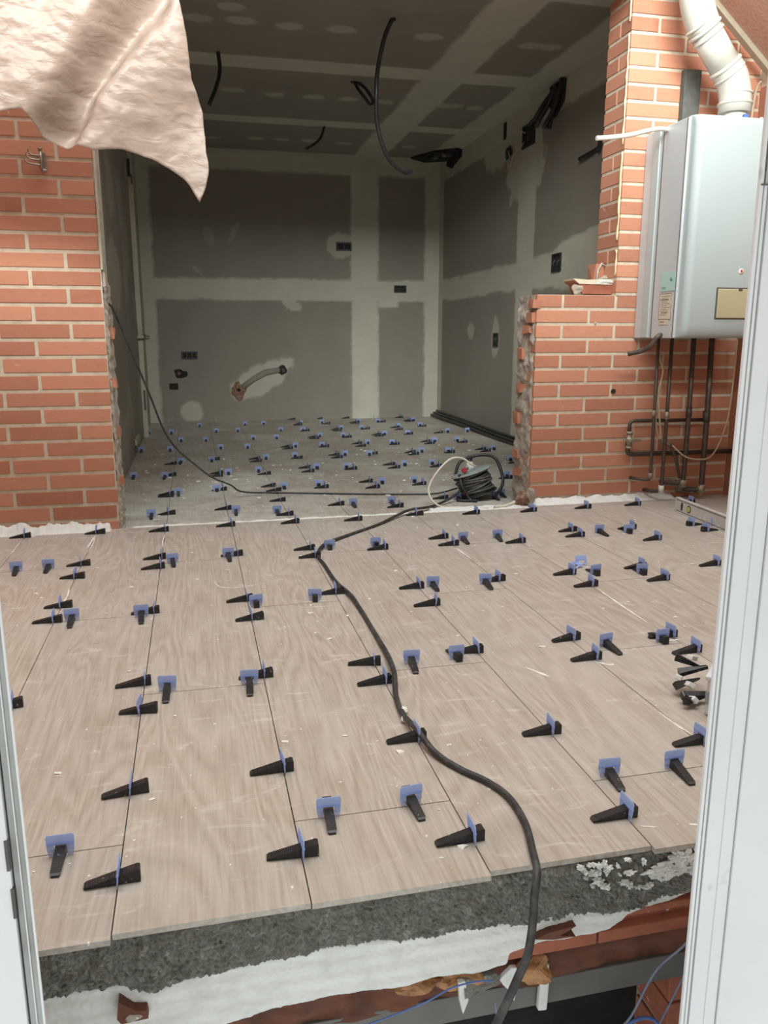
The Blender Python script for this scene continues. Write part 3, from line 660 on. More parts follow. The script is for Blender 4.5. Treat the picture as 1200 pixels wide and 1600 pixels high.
SP=[('F',-0.261,1.311,0,0.06),('L',-0.16,1.217,0,0.053),('L',-0.16,1.483,0,0.053),('L',-0.16,1.836,0,0.05),('L',-0.16,1.996,0,0.072),('F',-0.102,1.942,0,0.072),('L',-0.46,1.934,0,0.066),('F',0.101,1.934,0,0.072),('L',0.14,1.974,0,0.064),('L',0.14,1.5,0,0.068),('F',0.204,1.317,0,0.055),('L',0.14,1.218,0,0.059),('F',0.363,1.322,0,0.058),('L',0.44,1.192,0,0.068),('L',0.44,1.56,0,0.068),('L',0.44,1.987,0,0.072),('L',0.44,1.866,0,0.072),('F',0.539,1.97,0,0.072),('B',0.668,1.971,0,0.066),('L',0.74,2.005,0,0.072),('L',1.04,2.032,0,0.061),('F',1.114,1.963,0,0.072),('L',1.04,1.886,0,0.071),('L',0.74,1.522,0,0.065),('L',1.04,1.405,0,0.064),('F',0.779,1.325,0,0.057),('F',0.925,1.326,0,0.069),('L',0.74,1.194,0,0.068),('L',1.34,1.988,0,0.072),('B',1.291,1.957,0,0.066),('L',1.34,1.868,0,0.072),('L',1.94,3.703,0,0.061),('L',2.24,3.712,0,0.072),('L',1.64,3.262,0,0.06),('L',1.64,3.164,0,0.072),('F',1.75,3.203,0,0.072),('L',1.94,3.243,0,0.072),('B',1.88,3.173,0,0.066),('L',1.94,3.034,0,0.072),('R',2.24,3.237,0,0.066),('B',2.338,3.194,0,0.066),('R',2.24,3.122,0,0.066),('L',2.54,3.69,0,0.066),('L',1.94,2.623,0,0.072),('L',1.34,2.643,0,0.072),('L',1.34,2.491,0,0.063),('B',1.424,2.616,0,0.066),('L',1.64,2.657,0,0.072),('B',1.598,2.584,0,0.066),('L',1.64,2.499,0,0.072),('L',1.04,3.744,0,0.05),('L',1.34,3.706,0,0.068),('L',1.64,3.696,0,0.066),('L',1.04,3.27,0,0.072),('L',1.04,3.146,0,0.064),('F',1.106,3.212,0,0.072),('F',1.268,3.22,0,0.072),('L',1.34,3.122,0,0.071),('L',0.74,2.609,0,0.072),('F',0.791,2.612,0,0.059),('L',0.74,2.42,0,0.071),('F',0.983,2.598,0,0.072),('L',1.04,2.625,0,0.06),('L',0.14,3.717,0,0.072),('L',0.44,3.714,0,0.072),('L',0.74,3.698,0,0.069),('L',0.44,3.212,0,0.07),('L',0.44,3.091,0,0.066),('B',0.519,3.206,0,0.066),('F',0.101,3.171,0,0.072),('L',0.14,3.19,0,0.068),('L',0.14,2.607,0,0.07),('B',0.164,2.546,0,0.066),('L',0.14,2.417,0,0.05),('B',0.362,2.561,0,0.066),('L',0.44,2.614,0,0.058),('B',0.715,3.203,0,0.066),('L',0.74,3.151,0,0.072),('L',-0.76,3.705,0,0.063),('L',-0.46,3.706,0,0.05),('F',-0.688,3.153,0,0.066),('F',-0.575,3.162,0,0.066),('L',-0.46,3.181,0,0.054),('L',-0.46,3.01,0,0.054),('L',-0.46,2.677,0,0.053),('L',-0.46,2.535,0,0.064),('F',-0.407,2.536,0,0.072),('F',-0.198,2.524,0,0.072),('L',-0.16,2.554,0,0.072),('L',-0.16,3.212,0,0.071),('L',-0.16,3.074,0,0.071),('F',-0.115,3.136,0,0.066),('L',-0.16,3.684,0,0.072),('F',-0.24,4.096,-0.02,0.066),('L',-0.162,4.133,-0.02,0.05),('L',-0.162,4.665,-0.02,0.068),('L',-0.162,4.608,-0.02,0.068),('F',-0.117,4.665,-0.02,0.066),('B',0.101,4.714,-0.02,0.066),('L',0.137,4.734,-0.02,0.066),('L',0.137,4.188,-0.02,0.064),('F',0.179,4.09,-0.02,0.066),('F',0.384,4.042,-0.02,0.066),('L',0.435,3.977,-0.02,0.063),('L',0.435,4.341,-0.02,0.062),('F',-0.405,5.298,-0.02,0.066),('F',-0.209,5.252,-0.02,0.066),('L',-0.162,5.326,-0.02,0.066),('L',0.137,5.329,-0.02,0.065),('L',0.137,5.228,-0.02,0.071),('B',0.192,5.283,-0.02,0.066),('B',0.392,5.34,-0.02,0.066),('L',0.435,5.236,-0.02,0.058),('L',0.435,4.789,-0.02,0.072),('L',0.435,4.642,-0.02,0.054),('B',0.493,4.704,-0.02,0.066),('L',-0.162,5.811,-0.02,0.072),('F',-0.117,5.854,-0.02,0.066),('B',0.099,5.865,-0.02,0.066),('L',0.137,5.959,-0.02,0.066),('L',0.435,5.919,-0.02,0.072),('L',0.435,5.794,-0.02,0.072),('B',0.492,5.899,-0.02,0.066),('B',0.711,5.946,-0.02,0.066),('L',0.734,5.884,-0.02,0.062),('F',-0.427,6.525,-0.02,0.066),('F',-0.208,6.511,-0.02,0.066),('B',0.185,6.532,-0.02,0.066),('B',0.398,6.52,-0.02,0.066),('L',0.734,6.524,-0.02,0.072),('L',0.734,6.408,-0.02,0.072),('B',0.785,6.508,-0.02,0.066),('F',-0.428,7.735,-0.02,0.066),('F',-0.225,7.688,-0.02,0.066),('F',-0.131,7.097,-0.02,0.066),('B',0.078,7.048,-0.02,0.066),('B',0.183,7.696,-0.02,0.066),('B',0.036,8.232,-0.02,0.066),('B',0.386,7.701,-0.02,0.066),('B',0.486,8.247,-0.02,0.066),('B',0.485,7.087,-0.02,0.066),('B',0.675,8.265,-0.02,0.066),('B',0.687,7.086,-0.02,0.066),('B',0.787,7.661,-0.02,0.066),('L',1.032,8.721,-0.02,0.066),('L',1.331,8.723,-0.02,0.066),('L',1.63,8.723,-0.02,0.066),('L',1.928,8.729,-0.02,0.066),('L',2.226,8.664,-0.02,0.066),('L',1.032,8.198,-0.02,0.066),('L',1.032,8.132,-0.02,0.066),('B',1.053,8.239,-0.02,0.066),('B',1.274,8.251,-0.02,0.066),('L',1.331,8.187,-0.02,0.066),('B',0.99,7.614,-0.02,0.066),('L',1.032,7.616,-0.02,0.066),('L',1.63,8.246,-0.02,0.066),('L',1.63,8.18,-0.02,0.066),('B',1.668,8.288,-0.02,0.066),('B',1.865,8.242,-0.02,0.066),('L',1.928,8.24,-0.02,0.066),('L',1.331,7.66,-0.02,0.066),('L',1.331,7.545,-0.02,0.066),('B',1.375,7.689,-0.02,0.066),('B',1.569,7.644,-0.02,0.066),('L',1.63,7.641,-0.02,0.066),('L',2.226,8.308,-0.02,0.066),('L',2.226,8.235,-0.02,0.066),('B',2.267,8.282,-0.02,0.066),('L',1.928,7.688,-0.02,0.066),('L',1.928,7.515,-0.02,0.066),('B',1.957,7.725,-0.02,0.066),('L',1.032,7.108,-0.02,0.066),('L',1.032,7.014,-0.02,0.066),('B',1.082,7.135,-0.02,0.066),('B',1.284,7.088,-0.02,0.066),('L',1.331,7.038,-0.02,0.066),('L',1.63,7.164,-0.02,0.066),('L',1.63,7.064,-0.02,0.066),('B',1.682,7.142,-0.02,0.066),('B',1.9,7.141,-0.02,0.066),('L',1.928,7.143,-0.02,0.066),('B',1,6.497,-0.02,0.066),('L',1.032,6.459,-0.02,0.066),('L',1.331,6.591,-0.02,0.066),('L',1.331,6.427,-0.02,0.066),('B',1.403,6.567,-0.02,0.066),('B',1.597,6.522,-0.02,0.066),('L',1.63,6.48,-0.02,0.066),('L',1.032,5.979,-0.02,0.066),('L',1.032,5.844,-0.02,0.066),('B',1.093,5.958,-0.02,0.066),('B',1.273,5.916,-0.02,0.066),('L',1.331,5.977,-0.02,0.066),('L',0.734,5.428,-0.02,0.066),('L',0.734,5.266,-0.02,0.066),('B',0.791,5.382,-0.02,0.066),('B',0.992,5.363,-0.02,0.066),('L',1.032,5.302,-0.02,0.066),('L',1.331,5.43,-0.02,0.066),('L',1.331,5.285,-0.02,0.066),('B',1.41,5.379,-0.02,0.066),('B',0.706,4.74,-0.02,0.066),('L',0.734,4.675,-0.02,0.066),('L',1.032,4.802,-0.02,0.066),('L',1.032,4.605,-0.02,0.066),('B',1.099,4.736,-0.02,0.066),('B',1.303,4.734,-0.02,0.066),('L',1.331,4.643,-0.02,0.066),('L',0.734,4.162,-0.02,0.066),('F',0.802,4.14,-0.02,0.066),('F',1.015,4.142,-0.02,0.066),('L',1.032,4.041,-0.02,0.066),('B',2.199,7.787,-0.02,0.066),('L',2.226,7.732,-0.02,0.066),('L',2.226,7.174,-0.02,0.066),('B',2.303,7.201,-0.02,0.066),('B',2.502,7.207,-0.02,0.066),('L',1.928,6.58,-0.02,0.066),('L',1.928,6.456,-0.02,0.066),('B',1.985,6.559,-0.02,0.066),('B',2.185,6.556,-0.02,0.066),('L',2.226,6.471,-0.02,0.066),('L',1.63,5.98,-0.02,0.066),('L',1.63,5.873,-0.02,0.066),('B',1.709,5.99,-0.02,0.066),('B',1.909,5.943,-0.02,0.066),('L',1.928,5.907,-0.02,0.066),('L',2.226,6.021,-0.02,0.066),('L',2.226,5.911,-0.02,0.066),('B',2.307,5.998,-0.02,0.066),('B',2.515,5.987,-0.02,0.066),('B',1.614,5.39,-0.02,0.066),('L',1.63,5.277,-0.02,0.066),('B',2.22,5.432,-0.02,0.066),('L',2.226,5.312,-0.02,0.066),('L',1.928,5.498,-0.02,0.066),('B',1.934,4.776,-0.02,0.066),('L',1.928,4.727,-0.02,0.066),('L',1.331,4.199,-0.02,0.066),('F',1.397,4.16,-0.02,0.066),('F',1.607,4.148,-0.02,0.066),('F',1.673,4.208,-0.02,0.066)]
NUM = ['first','second','third','fourth','fifth','sixth','seventh','eighth','ninth','tenth','eleventh','twelfth','thirteenth','fourteenth','fifteenth','sixteenth','seventeenth','eighteenth','nineteenth','twentieth']
random.seed(21)
def depth_rows(items, tol):
    items = sorted(items, key=lambda s: s[2]); rows = []; cur = [items[0]]
    for s in items[1:]:
        if s[2]-cur[-1][2] > tol or s[2]-cur[0][2] > .16: rows.append(cur); cur = [s]
        else: cur.append(s)
    rows.append(cur); return rows
patio = depth_rows([s for s in SP if s[3] == 0], .075); room = depth_rows([s for s in SP if s[3] != 0], .14)
ways = {'L': 'left-pointing', 'R': 'right-pointing', 'F': 'near-pointing', 'B': 'away-pointing'}
used = [False]; wused = set()
for where, rows in (('patio', patio), ('room', room)):
    for ri, row in enumerate(rows):
        row.sort(key=lambda s: s[1])
        for ci, (t, x, y, z, td) in enumerate(row):
            last = (ci == len(row)-1 and len(row) > 1)
            pos = 'rightmost' if last else NUM[ci]+(' from left' if ci else ' (leftmost)')
            if where == 'patio':
                lab = '%s wedge and blue clip, %s in %s patio row from slab edge' % (ways[t], pos, NUM[ri])
            else:
                lab = '%s wedge and blue clip, %s in %s row behind threshold' % (ways[t], pos, NUM[ri])
            lab = lab.replace(' (leftmost)', ' from left')
            if used[0]:
                r = root0.copy(); COL.objects.link(r); c = clip0.copy(); COL.objects.link(c); c.parent = r
            else: r, c = root0, clip0; used[0] = True
            w0 = wedge_mesh(td); wk = round(td, 3)
            if wk in wused: wd = w0.copy(); COL.objects.link(wd)
            else: wd = w0; wused.add(wk)
            wd.parent = r
            r.location = (x, y, z+.0004)
            base = {'L': 0, 'F': math.pi/2, 'B': -math.pi/2, 'R': math.pi}[t]
            r.rotation_euler = (0, 0, base+random.gauss(0, R(3.5)))
            c.rotation_euler = (0, random.gauss(0, R(3)), random.gauss(0, R(4)))
            tag(r, lab, 'wedge', 'levelling wedges and clips on the patio' if where == 'patio' else 'levelling wedges and clips in the back room')
# two loose clips lying on the tiles
for i, (x, y, rz, lab) in enumerate([(1.385, 2.72, .5, 'loose blue clip lying flat on the patio tiles, left of a loose pair'), (1.43, 2.735, 1.5, 'loose blue clip leaning on the patio tiles, right of a loose pair')]):
    c = clip0.copy(); COL.objects.link(c); c.parent = None; c.name = 'loose_clip'
    c.location = (x, y, .004 if i == 0 else .002); c.rotation_euler = ((0, R(75), rz) if i == 0 else (0, R(28), rz))
    tag(c, lab, 'clip', 'loose clips on the patio')

# ================================================================== CABLES AND REEL
def cable(name, pts, r, m, label, cat='cable', k=8, group=None):
    mb = MB(); mb.tube(smooth_path(pts, k), r, m, 12); o = mb.build(name); tag(o, label, cat, group); return o
h = .0065
cable('power_cable', [(1.44,4.16,.06),(1.35,4.10,.012),(1.2,3.98,-.008),(1.028,3.80,.018),(.93,3.70,.014),(.806,3.565,h),(.638,3.403,h),(.533,3.289,.010),(.478,3.19,.012),(.452,3.08,h),(.457,2.956,h),(.463,2.728,h),(.483,2.553,.012),(.489,2.4,h),(.488,2.203,h),(.484,2.04,.012),(.472,1.90,.016),(.446,1.77,h),(.436,1.66,.012),(.442,1.565,.022),(.459,1.48,.010),(.492,1.41,h),(.528,1.355,h),(.549,1.294,h),(.547,1.21,h),(.527,1.13,.009),(.513,1.078,.005),(.497,1.05,-.015),(.487,1.03,-.045),(.467,1.0,-.075),(.446,.985,-.10),(.421,.97,-.13),(.39,.955,-.17)], .0068, M['cable'], 'thick dusty black power cable snaking across the patio tiles and over the slab edge')
cable('extension_lead', [(-.352,3.86,1.01),(-.339,3.9,.991),(-.32,3.95,.93),(-.27,4.05,.766),(-.212,4.15,.577),(-.164,4.25,.406),(-.108,4.32,.296),(-.03,4.38,.209),(.067,4.42,.119),(.169,4.44,.066),(.241,4.5,.012),(.45,4.56,-.014),(.73,4.47,-.014),(1.0,4.39,-.014),(1.3,4.32,-.012),(1.42,4.24,.03)], .0048, M['cable'], 'thin black lead hanging from the left wall end and running to the cable reel')
cable('white_cable', [(1.50,4.17,.165),(1.467,4.15,.18),(1.426,4.15,.209),(1.371,4.13,.222),(1.324,4.12,.208),(1.264,4.1,.16),(1.214,4.08,.096),(1.197,4.05,.05),(1.208,4.0,.010),(1.25,3.96,-.014),(1.33,3.94,-.014),(1.40,3.90,-.012),(1.46,3.855,-.008)], .0058, M['cablewhite'], 'white cable looping up from the reel and back down to the threshold')
cable('conduit_stub', [(1.49,3.835,.0),(1.56,3.87,-.004),(1.64,3.90,.012)], .0085, M['cablewhite'], 'short pale conduit sticking out of the rubble at the foot of the broken wall', 'conduit')
mb = MB(); mb.blob((1.665, 3.90, .02), (.045, .035, .045), M['rust'], 5, .4, 3); mb.blob((1.71, 3.885, .03), (.03, .02, .06), M['mortar_grey'], 8, .4, 3)
tag(mb.build('rubble_heap'), 'pinkish broken mortar rubble at the foot of the ragged wall end', 'rubble', kind='stuff')

# cable reel, lying tilted on the floor
rl = empty('cable_reel', (1.505, 4.20, -.02)); tag(rl, 'black cable reel wound with dark cable, lying tilted on the back room floor', 'cable reel')
T = Matrix.Translation((0, 0, .085)) @ Matrix.Rotation(R(-17), 4, 'Y') @ Matrix.Rotation(R(-7), 4, 'X')
mb = MB(); mb.lathe([(.0,.060),(.112,.060),(.116,.063),(.116,.067),(.110,.069),(.05,.070),(0,.070)], M['flange'], 40, T); mb.build('top_flange', rl)['label'] = 'dusty grey flange'
mb = MB(); mb.lathe([(.0,-.068),(.112,-.068),(.114,-.062),(.10,-.060),(0,-.060)], M['black'], 40, T); mb.build('bottom_flange', rl)
mb = MB(); mb.lathe([(.06,-.06),(.06,.06)], M['black'], 24, T)
random.seed(4); pts = []
for tr in range(9):
    rad = .086+.006*random.random(); z0 = -.052+.0125*tr; tl = random.uniform(-.10, .10); ph = random.uniform(0, 6.28)
    ring = []
    for k in range(33):
        a = 2*math.pi*k/32; ring.append((rad*math.cos(a)+.003*math.sin(3*a+ph), rad*math.sin(a), z0+rad*tl*math.cos(a+ph)))
    mb.tube(ring, .0068, M['coil'], 8, mat=T, cap=False)
for tr in range(4):
    rad = .099; z0 = -.04+.024*tr; tl = random.uniform(-.22, .22); ph = random.uniform(0, 6.28)
    ring = [(rad*math.cos(2*math.pi*k/32), rad*math.sin(2*math.pi*k/32), z0+rad*tl*math.cos(2*math.pi*k/32+ph)) for k in range(33)]
    mb.tube(ring, .0062, M['coil'], 8, mat=T, cap=False)
mb.build('wound_cable', rl)['label'] = 'coils of dark grey cable'
mb = MB(); mb.tube(smooth_path([(-.085,.09,.10),(-.05,.11,.185),(.03,.12,.215),(.10,.10,.225),(.145,.06,.21),(.165,.02,.15),(.165,-.02,.09),(.13,-.06,.045),(.08,-.09,.02)], 8), .009, M['black'], 12); mb.build('handle', rl)['label'] = 'black tubular carrying handle'
mb = MB(); mb.tube(smooth_path([(-.10,-.04,.14),(-.10,-.08,.09),(-.075,-.10,.04),(-.06,-.115,.012),(-.03,-.14,.008)], 6), .009, M['black'], 10)
mb.tube(smooth_path([(-.13,-.09,.008),(-.07,-.12,.008),(.0,-.10,.008)], 6), .008, M['black'], 10); mb.build('stand_foot', rl)
mb = MB(); mb.box((-.035,-.03,.068), (.03,.03,.084), M['flange'], mat=T, ch=.003); mb.build('socket_panel', rl)
mb = MB(); mb.box((-.055,-.045,.078), (-.03,-.025,.10), M['red'], mat=T, ch=.003); mb.build('red_plug', rl)['label'] = 'small red plug end'
mb = MB(); mb.box((-.012,-.02,.083), (.022,.012,.118), M['white'], mat=T, ch=.005); mb.tube([T@Vector((-.005,-.005,.10)), T@Vector((-.03,-.03,.10))], .009, M['flange']); mb.build('white_plug', rl)['label'] = 'white mains plug'

# conduits hanging from the ceiling and walls
cd_ = 'conduits hanging from the ceiling'
cable('flexible_conduit', [(1.225,4.95,2.65),(1.203,4.95,2.631),(1.166,4.97,2.541),(1.135,5.0,2.386),(1.127,5.0,2.248),(1.142,5.05,2.121),(1.185,5.1,2.009),(1.241,5.15,1.938),(1.302,5.2,1.899),(1.373,5.25,1.881),(1.419,5.28,1.896)], .0125, M['black'], 'longest black conduit, curving down from the ceiling like a sickle', 'conduit', group=cd_)
cable('flexible_conduit', [(.256,5.75,2.65),(.262,5.75,2.542),(.23,5.72,2.426),(.184,5.7,2.324)], .0125, M['black'], 'short curved black conduit hanging from the ceiling near the hanging sheet', 'conduit', group=cd_)
cable('flexible_conduit', [(1.216,7.45,2.65),(1.181,7.45,2.558),(1.11,7.4,2.487),(1.043,7.4,2.448)], .011, M['black'], 'small black conduit hanging from the ceiling close to the back wall', 'conduit', group=cd_)
cable('flexible_conduit', [(1.20,6.15,2.65),(1.278,6.15,2.63),(1.318,6.1,2.57),(1.350,6.1,2.515),(1.328,6.1,2.495),(1.281,6.1,2.545),(1.243,6.12,2.598),(1.225,6.15,2.65)], .011, M['black'], 'black conduit bent into a narrow closed loop under the ceiling', 'conduit', group=cd_)
for i, (dy, lab) in enumerate([(0, 'upper'), (.03, 'middle'), (.07, 'lower')]):
    cable('wall_conduit', [(2.64-.03*i, 8.66, .05-.022*i), (2.635-.03*i, 7.6, .035-.018*i+.01*math.sin(i)), (2.625-.035*i, 6.6, .025-.016*i), (2.63-.035*i, 5.4, .02-.014*i), (2.63-.03*i, 4.6, .015-.012*i)], .014, M['black'] if i != 1 else M['cable'],
          '%s of three dark conduits running along the foot of the right room wall' % lab, 'conduit', group='conduits along the right room wall')
# bundle hanging from the top of the right wall
wb = empty('conduit_bundle', (2.64, 5.8, 2.6)); tag(wb, 'tangled bundle of black conduits drooping from the top right of the room', 'conduit bundle')
mb = MB(); mb.prism([(5.70,2.64),(5.72,2.50),(5.86,2.42),(5.93,2.54),(5.92,2.64)], 'x', 2.63, 2.66, M['hole']); mb.build('dark_opening', wb).matrix_parent_inverse = Matrix.Translation((-2.64,-5.8,-2.6))
for P_ in ([(2.64,5.78,2.62),(2.60,5.85,2.56),(2.58,5.95,2.50),(2.60,6.1,2.47),(2.62,6.25,2.46)], [(2.62,5.78,2.62),(2.58,5.82,2.50),(2.56,5.92,2.42),(2.58,6.02,2.40)], [(2.63,5.72,2.64),(2.60,5.74,2.48),(2.57,5.80,2.38),(2.58,5.88,2.36)], [(2.62,5.76,2.60),(2.60,5.80,2.42),(2.60,5.84,2.34)]):
    mb = MB(); mb.tube(smooth_path(P_, 6), .017, M['black'], 10); mb.build('conduit', wb).matrix_parent_inverse = Matrix.Translation((-2.64,-5.8,-2.6))
def framed_box(name, o, u, v, n, w_, h_, cells, label, cat='socket box', group=None, rough=False):
    """recessed black box set in a wall: frame, divider bars, dark back"""
    o, u, v, n = Vector(o), Vector(u), Vector(v), Vector(n)
    Mx = Matrix((( u.x, v.x, n.x, o.x), (u.y, v.y, n.y, o.y), (u.z, v.z, n.z, o.z), (0,0,0,1)))
    root = empty(name, o); tag(root, label, cat, group)
    inv = Matrix.Translation(-o)
    t = w_*.09
    mb = MB(); W, H = w_/2, h_/2
    for a, b in (((-W,-H,.001),(W,-H+t,.012)), ((-W,H-t,.001),(W,H,.012)), ((-W,-H+t,.001),(-W+t,H-t,.012)), ((W-t,-H+t,.001),(W,H-t,.012))): mb.box(a, b, M['black'], mat=Mx)
    for k in range(1, cells): mb.box((-W+w_*k/cells-t*.4,-H+t,.001), (-W+w_*k/cells+t*.4,H-t,.010), M['black'], mat=Mx)
    f_ = mb.build('box_rim', root); f_.matrix_parent_inverse = inv
    mb = MB(); mb.box((-W+t,-H+t,.0012), (W-t,H-t,.003), M['hole'], mat=Mx); f_ = mb.build('box_back', root); f_.matrix_parent_inverse = inv
    for k in range(cells):
        cx = -W+w_*(k+.5)/cells
        mb = MB(); mb.tube([Mx@Vector(q) for q in ((cx-.012,-H*.5,.003),(cx,-.002,.016),(cx+.014,H*.3,.006))], .004, M['coil'], 6); f_ = mb.build('wire_end', root); f_.matrix_parent_inverse = inv
    return root
bx, bz, bn = (1,0,0), (0,0,1), (0,-1,0)
g_ = 'socket boxes in the back wall'
framed_box('socket_box', (1.61,8.72,1.79), bx, bz, bn, .165, .085, 2, 'double socket box high on the back wall in a pale plaster patch', group=g_)
framed_box('socket_box', (2.225,8.72,1.365), bx, bz, bn, .135, .075, 2, 'double socket box on the back wall near the right corner, on the pale joint band', group=g_)
framed_box('socket_box', (-.03,8.72,.672), bx, bz, bn, .165, .08, 3, 'wide socket box low on the left of the back wall', group=g_)
framed_box('socket_box', (-.205,8.72,.356), bx, bz, bn, .09, .065, 1, 'single small box, lowest on the left of the back wall', group=g_)
framed_box('socket_box', (2.66,5.73,1.40), (0,-1,0), bz, (-1,0,0), .15, .13, 2, 'square socket box on the right room wall above the broken brick')
framed_box('socket_box', (2.66,6.93,.835), (0,-1,0), bz, (-1,0,0), .11, .12, 2, 'narrow socket box low on the right room wall')
framed_box('junction_box', (2.66,6.34,2.41), (0,-1,0), bz, (-1,0,0), .24, .17, 1, 'large dark junction box high on the right room wall', 'junction box')
mb = MB()
for P_ in ([(2.655,6.42,2.44),(2.62,6.5,2.50),(2.63,6.62,2.44),(2.62,6.75,2.46)], [(2.655,6.44,2.36),(2.60,6.5,2.30),(2.60,6.58,2.22),(2.62,6.63,2.30)], [(2.655,6.42,2.38),(2.60,6.52,2.26),(2.61,6.60,2.28),(2.62,6.68,2.36)]): mb.tube(smooth_path(P_, 6), .0045, M['wirecream'], 6)
mb.blob((2.64, 6.72, 2.36), (.02, .06, .05), M['black'], 4, .4, 2)
tag(mb.build('loose_wires'), 'loose thin wires and dark grommet left of the large junction box', 'wires')
mb = MB(); mb.box((2.652,6.83,2.49), (2.661,6.88,2.62), M['hole']); mb.box((2.645,6.84,2.50),(2.655,6.87,2.60), M['black'], ch=.003)
tag(mb.build('wall_slot'), 'small vertical dark slot high on the right room wall', 'slot')
mb = MB(); mb.tube([(2.66,5.16,2.07),(2.65,5.22,2.06),(2.64,5.32,2.05),(2.63,5.38,2.045)], .016, M['black'], 10); mb.blob((2.655,5.15,2.08), (.010,.025,.045), M['hole'], 3, .4, 2)
tag(mb.build('conduit_stub'), 'short black conduit stub poking sideways from the right room wall beside the pier', 'conduit')
# hole with foil in the far ceiling corner
hb = empty('ceiling_hole', (2.45, 8.2, 2.64)); tag(hb, 'dark torn hole in the ceiling corner with crumpled foil inside', 'hole')
inv = Matrix.Translation((-2.45,-8.2,-2.64))
mb = MB(); mb.prism([(2.26,8.45),(2.42,8.1),(2.60,7.95),(2.655,8.0),(2.655,8.5),(2.45,8.6)], 'z', 2.632, 2.655, M['hole']); o = mb.build('opening', hb); o.matrix_parent_inverse = inv
mb = MB(); mb.prism([(8.0,2.65),(8.0,2.59),(8.3,2.53),(8.45,2.58),(8.4,2.65)], 'x', 2.64, 2.66, M['hole']); o = mb.build('opening', hb); o.matrix_parent_inverse = inv
mb = MB()
for i in range(5): mb.blob((2.44+.04*i, 8.35-.06*i, 2.625), (.045,.03,.018), M['steel'] if i % 2 else M['black'], i, .8, 2)
o = mb.build('foil', hb); o.matrix_parent_inverse = inv
# rough holes and pipe chase in the back wall
mb = MB(); mb.blob((-.125, 8.718, .487), (.055,.012,.04), M['hole'], 2, .5, 2); mb.blob((-.14,8.712,.49), (.02,.01,.018), M['rust'], 3, .4, 2)
tag(mb.build('rough_hole'), 'rough dark hole on the left of the back wall, between two boxes', 'hole')
ch = empty('pipe_chase', (.7, 8.71, .4)); tag(ch, 'slanting pipe groove in the back wall with rough holes at both ends', 'pipe groove'); inv = Matrix.Translation((-.7,-8.71,-.4))
mb = MB(); mb.tube([(.50,8.722,.335),(.62,8.722,.42),(.75,8.722,.49),(.90,8.722,.515)], [.03,.032,.035,.03], M['drywall'], 10); o = mb.build('groove', ch); o.matrix_parent_inverse = inv
mb = MB(); mb.blob((.45, 8.712, .305), (.075,.018,.075), M['rust'], 5, .5, 3); mb.blob((.46, 8.70, .31), (.03,.015,.02), M['hole'], 5, .5, 2); o = mb.build('rough_hole', ch); o.matrix_parent_inverse = inv
mb = MB(); mb.blob((.93, 8.715, .515), (.05,.015,.045), M['hole'], 7, .4, 2); mb.blob((.94, 8.706, .51), (.018,.01,.018), M['coil'], 7, .4, 2); o = mb.build('dark_hole', ch); o.matrix_parent_inverse = inv

# cream door post in the left room wall
dp = empty('door_post', (-.44, 7.3, -.02)); tag(dp, 'cream painted door post standing out of the left room wall', 'door post'); inv = Matrix.Translation((.44,-7.3,.02))
mb = MB(); mb.box((-.4595,7.50,-.02), (-.418,7.58,2.42), M['creamwood']); o = mb.build('post', dp, bevel=.003); o.matrix_parent_inverse = inv
mb = MB(); mb.box((-.455,7.485,.84), (-.425,7.502,.96), M['steel']); mb.box((-.4595,7.44,.85),(-.405,7.502,.875), M['steel']); mb.blob((-.395,7.49,.86),(.03,.02,.02),M['steel'],2,.5,2); o = mb.build('latch', dp); o.matrix_parent_inverse = inv
mb = MB(); mb.box((-.44,7.49,.22), (-.425,7.502,.40), M['pvc_dark']); o = mb.build('strike_slot', dp); o.matrix_parent_inverse = inv
mb = MB(); mb.box((-.455,7.49,2.18), (-.435,7.502,2.32), M['black']); mb.box((-.43,7.49,2.12),(-.423,7.502,2.2),M['black']); o = mb.build('hinge', dp); o.matrix_parent_inverse = inv
mb = MB(); mb.box((-.461,6.3,.06),(-.44,6.7,.10), M['creamwood']); mb.box((-.461,6.28,.0),(-.455,6.31,.1), M['ink'])
tag(mb.build('wall_cleat'), 'small cream cleat low on the left room wall', 'cleat')

# ================================================================== THINGS ON THE BRICKWORK
mb = MB()
for a, b in ((2.352,2.46),(1.80,2.30),(1.346,1.765),(1.175,1.30)):
    n = int((b-a)/.03)+2; P_ = [(2.133+random.uniform(-.002,.002), 3.896+random.uniform(-.002,.002), a+(b-a)*i/n) for i in range(n+1)]
    mb = MB(); mb.tube(P_, [.0055+random.uniform(-.002,.002) for _ in P_], M['sealant'], 8); o = mb.build('sealant_bead')
    lab = {2.352:'top cream sealant bead on the pier corner, cut off by the picture edge', 1.80:'long cream sealant bead on the pier corner beside the flue', 1.346:'cream sealant bead on the pier corner below the white drain tube', 1.175:'shortest cream sealant bead, lowest on the pier corner'}[a]
    tag(o, lab, 'sealant', 'sealant beads on the pier corner')
mb = MB(); mb.box((-.366,3.782,1.15), (-.357,3.80,2.5), M['creamwood']); mb.box((-.364,3.80,1.08),(-.352,3.86,2.5), M['mortar_grey']); mb.box((-.360,3.86,1.08),(-.350,3.868,2.5), M['creamwood'])
tag(mb.build('trim_1'), 'cream edge trim up the opening side of the left brick wall', 'trim', kind='structure')
